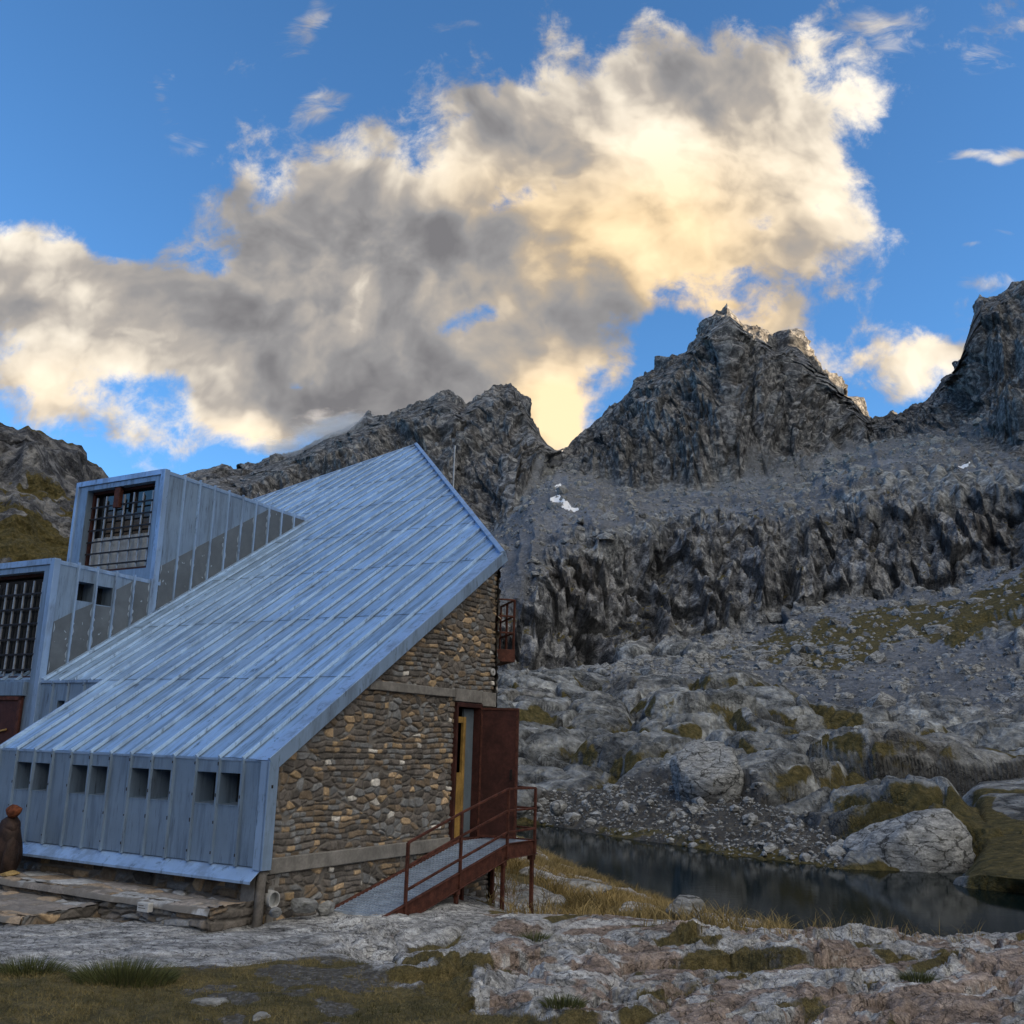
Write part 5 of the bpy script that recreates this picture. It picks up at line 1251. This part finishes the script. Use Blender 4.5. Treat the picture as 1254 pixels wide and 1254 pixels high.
mb = MB(); mb.bar((RXI + .25, YC, ZB), (RXI + .25, YC, tops[-1][2]), .04, .04, (1, 0, 0)); rb(mb, 'railing_post', MAT['rust'], ramp)
# ------------------------------------------------------------------ terraces, boulders and small things
def terrace(x0, x1, y0, y1, z0, z1, seed, label, sw=.32):
    c = hut_world((x0 + x1) / 2, (y0 + y1) / 2, z0)
    t = empty('stone_terrace', tuple(c), HUT_ROT); tag(t, label, 'stone terrace')
    o = np.array([(x0 + x1) / 2, (y0 + y1) / 2, z0])
    def wav(u): return fbm(u * .9, u * 0 + seed, None, 3, seed=seed) * .10
    masonry('front_face', x0, x1, z0 - .2, z1 + .0, lambda u, v, d: np.stack([u, y0 + wav(u) + .06 - d * 1.7 - (v < z1 - .09) * 0 + (v - z0) * .25, v + d * .2], -1) - o, None, t, .014, sw, .10, .05, seed, .02, .03, dark=1.1)
    masonry('paving', x0, x1, 0., y1 - y0 + .25, lambda u, v, d: np.stack([u, y0 + wav(u) - .02 + v, z1 - .015 + d * .8 * sstep(.0, .14, v) + fbm(u * 2, v * 2, None, 3, seed=seed + 5) * .02 - .07 * sstep(.022, 0., v)], -1) - o, None, t, .016, .55, .30, .03, seed + 9, .0, .0, .05, dark=1.7)
    for xe, nm in ((x1, 'end_face'),):
        masonry(nm, 0, y1 - y0 + .2, z0 - .2, z1, lambda u, v, d: np.stack([np.full_like(u, xe) + d - .03, y0 + wav(np.array([xe]))[0] + u, v], -1) - o, None, t, .016, .25, .11, .04, seed + 13, .05, .03, dark=.95)
terrace(-7.4, -.12, -.66, -.08, -.02, .27, 401, 'upper flagstone terrace running under the metal front')
terrace(-8.2, -2.05, -1.75, -.70, -.1, .12, 431, 'lower rough stone step at the left edge, below the upper terrace')

def rock_mesh(name, size, seed, flat=1., sub=5, angular=.5):
    bm = bmesh.new(); bmesh.ops.create_icosphere(bm, subdivisions=sub, radius=1.); bm.verts.ensure_lookup_table()
    P = np.array([v.co for v in bm.verts], np.float32)
    R3 = np.random.default_rng(seed)
    # cut by random planes, so that it has faces and edges like broken rock
    for k in range(11):
        n = R3.normal(size=3); n /= np.linalg.norm(n); h = R3.uniform(.55, .85); d = P @ n
        P = np.where((d > h)[:, None], P - (d - h)[:, None] * n * angular * 1.6, P)
    x, y, z = P.T
    P = P * (1 + fbm(x * 1.4 + seed, y * 1.4, z * 1.4, 5, .55, seed=seed)[:, None] * .30 + fbm(x * 6 + seed, y * 6, z * 6, 3, .6, seed=seed)[:, None] * .06)
    P *= np.array(size) * .5
    P[:, 2] *= flat
    for v, p in zip(bm.verts, P): v.co = p
    me = bpy.data.meshes.new(name); bm.to_mesh(me); bm.free()
    me.polygons.foreach_set('use_smooth', [True] * len(me.polygons))
    return me
def boulder(name, p, size, seed, label, rz_=0., cat='boulder', mat='boulder', group=None, sub=5):
    o = link_mesh(name, rock_mesh(name, size, seed, sub=sub), MAT[mat]); o.location = p; o.rotation_euler = (0, 0, rz_)
    return tag(o, label, cat, group)
def on_ground(x, y, r0, r1):
    """first hit of a sight line with the near ground"""
    d = ray(x, y); d = d / math.hypot(d[0], d[1]); rr = np.linspace(r0, r1, 900)
    z, _, _ = ground(d[0] * rr, d[1] * rr); k = np.argmax(z > H + d[2] * rr)
    return np.array([d[0] * rr[k], d[1] * rr[k], z[k]])
g = on_ground(839, 1120, 9, 26); boulder('boulder', g + [0, 0, .10], (.60, .46, .40), 505, 'angular grey boulder sitting in dry grass at the near edge of the lake', .2)
g = on_ground(696, 1088, 13, 34); boulder('rock_slab', g + [0, 0, .0], (1.9, 1.0, .42), 511, 'flat pale rock slab in the grass bank right of the ramp', -.35, 'rock')
g = on_ground(612, 1098, 12, 24); boulder('rock_slab', g + [0, .6, -.30], (1.9, 1.3, .7), 517, 'smooth grey outcrop under the landing of the ramp', .3, 'rock')
g = on_ground(470, 1128, 9, 20)
g = on_ground(255, 1229, 5, 14); boulder('rock', g + [0, 0, .0], (.34, .2, .12), 523, 'pale flat stone lying in the turf at lower left', .3, 'stone')
g = on_ground(123, 1198, 5, 14); boulder('rock', g + [0, 0, .0], (.13, .09, .06), 529, 'small grey stone in the grass between the two green tufts', .8, 'stone')
g = on_ground(318, 1246, 5, 14); boulder('rock', g + [0, 0, .0], (.22, .14, .10), 535, 'small pale stone at the bottom edge below the turf', 1.2, 'stone')
# pale pointed boulder on the far bank and two more landmarks there
def far_rock(x, y, r, size, seed, label, rz_=0.):
    p = at_range(x, y, r); return boulder('boulder', p, size, seed, label, rz_)
far_rock(866, 958, 58.5, (4.7, 4., 4.6), 541, 'large pale angular boulder on the far bank above the gravel', .5)
far_rock(684, 990, 56, (1.2, 1., .9), 547, 'small upright pale block on the gravel across the lake', .9)
far_rock(1118, 1052, 46.5, (5.8, 4.6, 5.0), 553, 'huge rounded cracked grey rock at the far shore on the right', .1)
# loose stones strewn over the far gravel bank: nobody could count them
def strewn():
    n = 2600; R3 = np.random.default_rng(77)
    bm = bmesh.new(); bmesh.ops.create_icosphere(bm, subdivisions=1, radius=1.); bv = np.array([v.co for v in bm.verts]); bf = np.array([[v.index for v in f.verts] for f in bm.faces]); bm.free()
    mo = bpy.data.objects['mountain']; me = mo.data
    co = np.empty(len(me.vertices) * 3, np.float32); me.vertices.foreach_get('co', co); co = co.reshape(-1, 3)
    rk = np.empty(len(me.vertices), np.float32); me.attributes['rock'].data.foreach_get('value', rk)
    r = np.hypot(co[:, 0], co[:, 1]); az = np.arctan2(co[:, 0], co[:, 1])
    ok = np.nonzero((co[:, 2] > LAKE_Z + .05) & (rk < .5) & (az > azr(620, 900)) & (az < azr(1300, 900)) & (r < 75))[0]
    far = np.nonzero((rk < .5) & (r > 75) & (r < 230) & (az > azr(640, 900)))[0]
    high = np.nonzero((rk < .5) & (r > 230) & (r < 470) & (az > azr(600, 900)))[0]
    pick = np.concatenate([R3.choice(ok, n), R3.choice(far, 2600), R3.choice(high, 3200)])
    V, F = [], []
    for k, i in enumerate(pick):
        near = k < n
        hi = k >= n + 2600
        s = (R3.pareto(2.6) * .06 + .045) if near else (R3.pareto(2.4) * .28 + .22); s = min(s, .6 if near else 1.8); s *= 1.7 if hi else 1.
        q = bv * (1 + R3.uniform(-.32, .32, (len(bv), 1))) * s * np.array([1, R3.uniform(.6, 1), R3.uniform(.45, .9)])
        a = R3.uniform(0, 6.28); c, s_ = math.cos(a), math.sin(a)
        q = np.stack([q[:, 0] * c - q[:, 1] * s_, q[:, 0] * s_ + q[:, 1] * c, q[:, 2]], -1) + co[i] + R3.uniform(-.3, .3, 3) * [1, 1, 0]
        F.append(bf + len(bv) * k); V.append(q)
    m = np_mesh('scree_stones', np.concatenate(V), np.concatenate(F), False)
    tag(link_mesh('scree_stones', m, MAT['boulder']), kind='stuff')
strewn()

# ------------------------------------------------------------------ grass
def blades(name, roots, hgt, wid, lean, mat, seed, tone=None):
    R3 = np.random.default_rng(seed); n = len(roots); a = R3.uniform(0, 2 * np.pi, n); L = lean * R3.uniform(.3, 1.3, n)
    dx, dy = np.cos(a), np.sin(a); fa = R3.uniform(0, 2 * np.pi, n); wx, wy = np.cos(fa) * wid, np.sin(fa) * wid
    V = np.zeros((n, 7, 3), np.float32)
    for i, (t, w) in enumerate(((0, 1.), (.4, .85), (.75, .5))):
        cx = roots[:, 0] + dx * L * hgt * t ** 1.8; cy = roots[:, 1] + dy * L * hgt * t ** 1.8; cz = roots[:, 2] + hgt * t * (1 - .35 * L * t)
        V[:, 2 * i] = np.stack([cx - wx * w, cy - wy * w, cz], -1); V[:, 2 * i + 1] = np.stack([cx + wx * w, cy + wy * w, cz], -1)
    V[:, 6] = np.stack([roots[:, 0] + dx * L * hgt, roots[:, 1] + dy * L * hgt, roots[:, 2] + hgt * (1 - .35 * L)], -1)
    f = np.array([[0, 1, 3], [0, 3, 2], [2, 3, 5], [2, 5, 4], [4, 5, 6]]); F = (f[None] + (np.arange(n) * 7)[:, None, None]).reshape(-1, 3)
    tn = np.repeat(np.clip((R3.uniform(0, 1, n) if tone is None else tone), 0, 1), 7)
    o = link_mesh(name, np_mesh(name, V.reshape(-1, 3), F, False, dict(tone=tn)), MAT[mat]); return o
def scatter(n, fn, seed, az0, az1, r0, r1):
    R3 = np.random.default_rng(seed); a = R3.uniform(az0, az1, n); r = np.sqrt(R3.uniform(r0 ** 2, r1 ** 2, n)); X, Y = r * np.sin(a), r * np.cos(a)
    z, at, turf = ground(X, Y); k = R3.uniform(0, 1, n) < fn(X, Y, r, z, at, turf)
    return np.stack([X[k], Y[k], z[k] - .01], -1)
# short turf at the lower left, and in the hollows of the outcrop
P = scatter(230000, lambda X, Y, r, z, at, turf: at['grass'] * (r < 13.) * sstep(-.25, .25, fbm(X / .3, Y / .3, None, 3, seed=601) + .12), 61, math.radians(-33), math.radians(33), 6.6, 13.)
R3 = np.random.default_rng(3)
tn = np.clip(.45 + fbm(P[:, 0] / .8, P[:, 1] / .8, None, 3, seed=603) * 1.5 + R3.normal(0, .2, len(P)), 0, 1)
tag(blades('grass', P, R3.uniform(.02, .065, len(P)), .0024, .8, 'blade_green', 5, tn), kind='stuff')
# long straw-coloured grass on the bank down to the lake
P = scatter(150000, lambda X, Y, r, z, at, turf: at['grass'] * (z > LAKE_Z + .08) * sstep(-.12, .2, fbm(X / .8, Y / .8, None, 3, seed=605) + .05) * (r > 12.2) * ((np.interp(np.arctan2(X, Y), *EDGE) * .99) < r), 63, azr(600, 1000), azr(960, 1000), 12., 44.)
hg = R3.uniform(.12, .42, len(P)) * (.7 + .6 * np.clip(fbm(P[:, 0] / .9, P[:, 1] / .9, None, 2, seed=607) + .4, 0, 1))
tn = np.clip(.45 + fbm(P[:, 0] / 1.5, P[:, 1] / 1.5, None, 3, seed=609) * 1.6 + R3.normal(0, .2, len(P)), 0, 1)
tag(blades('dry_grass', P, hg, .0065, .9, 'blade_dry', 7, tn), kind='stuff')
# thin seed stalks along the lip of the shelf
n = 330; xs = np.concatenate([R3.normal(1010, 75, n - 60), R3.normal(1180, 14, 30), R3.normal(860, 30, 30)])
P = np.array([at_range(x, 1150, float(np.interp(azr(x, 1150), *EDGE)) * R3.uniform(.97, 1.05)) for x in xs]); P[:, 2] = ground(P[:, 0], P[:, 1])[0] - .01
tag(blades('seed_stalks', P, R3.uniform(.10, .36, n), .0030, .9, 'blade_dry', 9), kind='stuff')
def tuft(x, y, r0, r1, n, rad, hmax, label, seed, mat='blade_tuft', name='grass_tuft', cat='grass tuft'):
    g = on_ground(x, y, r0, r1); R3 = np.random.default_rng(seed)
    a, q = R3.uniform(0, 6.28, n), rad * np.sqrt(R3.uniform(0, 1, n)); pts = np.stack([q * np.cos(a) * 1.4, q * np.sin(a) * .8, -.02 + 0 * q], -1)
    # blades lean outwards from the middle of the tuft
    h = hmax * R3.uniform(.45, 1, n) * (1 - .35 * q / rad)
    o = blades(name, pts, h, .0032, .75, mat, seed); o.location = g
    tag(o, label, cat)
tuft(152, 1200, 6, 14, 1500, .34, .30, 'larger dark green grass tuft left of centre on the turf', 701)
tuft(38, 1192, 6, 14, 800, .24, .26, 'smaller dark green grass tuft near the left edge', 703)
tuft(1124, 1200, 7, 13, 380, .13, .16, 'dark grass tuft in a crevice of the right-hand outcrop', 705)
tuft(690, 1232, 6, 11, 400, .13, .15, 'dark grass tuft among rocks at the bottom centre', 707)
tuft(655, 1150, 7, 14, 300, .13, .16, 'low grass tuft on the rocks in front of the ramp', 709)
# ------------------------------------------------------------------ small things by the walls
# rusty figure at the left edge
b0 = on_y(8, 1070, -.45); w0 = hut_world(b0[0] - .05, -.45, .26)
fig = empty('iron_figure', tuple(w0), HUT_ROT); tag(fig, 'dark rusty iron figure with a round orange brown top at the left edge', 'sculpture')
for nm, sz, pos, sd in (('body', (.50, .42, .95), (-.04, 0, .30), 741), ('arm', (.20, .24, .62), (.14, -.04, .22), 743), ('shoulder', (.34, .28, .34), (-.02, 0, .64), 745)):
    q = link_mesh(nm, rock_mesh(nm, sz, sd, sub=4, angular=.3), MAT['brown_iron'], fig); q.location = pos
me = rock_mesh('head', (.25, .2, .2), 711, sub=4, angular=.3); h_ = link_mesh('head', me, MAT['orange_rust'], fig); h_.location = (.03, 0, .86)
boulder('rock', hut_world(b0[0] + .17, -.52, .30), (.26, .16, .10), 713, 'yellowish stone at the foot of the rusty iron figure', .3, 'stone', 'yellow_stone')
# small pale plate in the terrace wall
p = hut_world(*on_y(176, 1111, -.80)); 
sg = empty('stone_plate', tuple(p), HUT_ROT); tag(sg, 'small pale plate set into the front of the flagstone terrace', 'plate')
mb = MB(); mb.box(-.10, .10, -.02, .06, -.055, .055); pl_ = mb.build('plate', MAT['white_paint'], sg, .012)
mb = MB(); mb.box(-.07, .02, -.0225, -.02, .015, .025); mb.box(-.07, .05, -.0225, -.02, -.012, -.003); mb.build('faint_line', MAT['wood_post'], sg)
# drain pipe mouth beside the corner post
p = on_x(345, 1103, .22); dp = empty('drain_pipe', tuple(hut_world(.10, p[1], p[2])), HUT_ROT); tag(dp, 'short white drain pipe mouth among stones at the foot of the gable', 'pipe')
mb = MB(); r_ = .10; N = 20
def ringp(rad, x): return [(x * 1. + .0, rad * math.cos(2 * math.pi * j / N) - x * .35, rad * math.sin(2 * math.pi * j / N)) for j in range(N)]
A_, B_, C_, D_ = ringp(r_, -.2), ringp(r_, .0), ringp(r_ * .86, .0), ringp(r_ * .86, -.09)
for P0, P1 in ((A_, B_), (B_, C_), (C_, D_)):
    for j in range(N): mb.poly([P0[j], P0[(j + 1) % N], P1[(j + 1) % N], P1[j]])
mb.build('pipe', MAT['white_paint'], dp, smooth=False)
mb = MB(); mb.poly(D_); mb.build('silt', MAT['curtain'], dp)
for i, (x, y, s, lab) in enumerate([(372, 1108, .24, 'tan stone between the drain pipe and the ramp foot'), (398, 1112, .2, 'grey stone beside the low end of the ramp'), (338, 1118, .16, 'brown stone below the drain pipe mouth')]):
    p = on_x(x, y, .2); boulder('rock', hut_world(.2, p[1], max(p[2], .02)), (s * 1.5, s, s * .9), 720 + i, lab, i * .9, 'stone', sub=4)
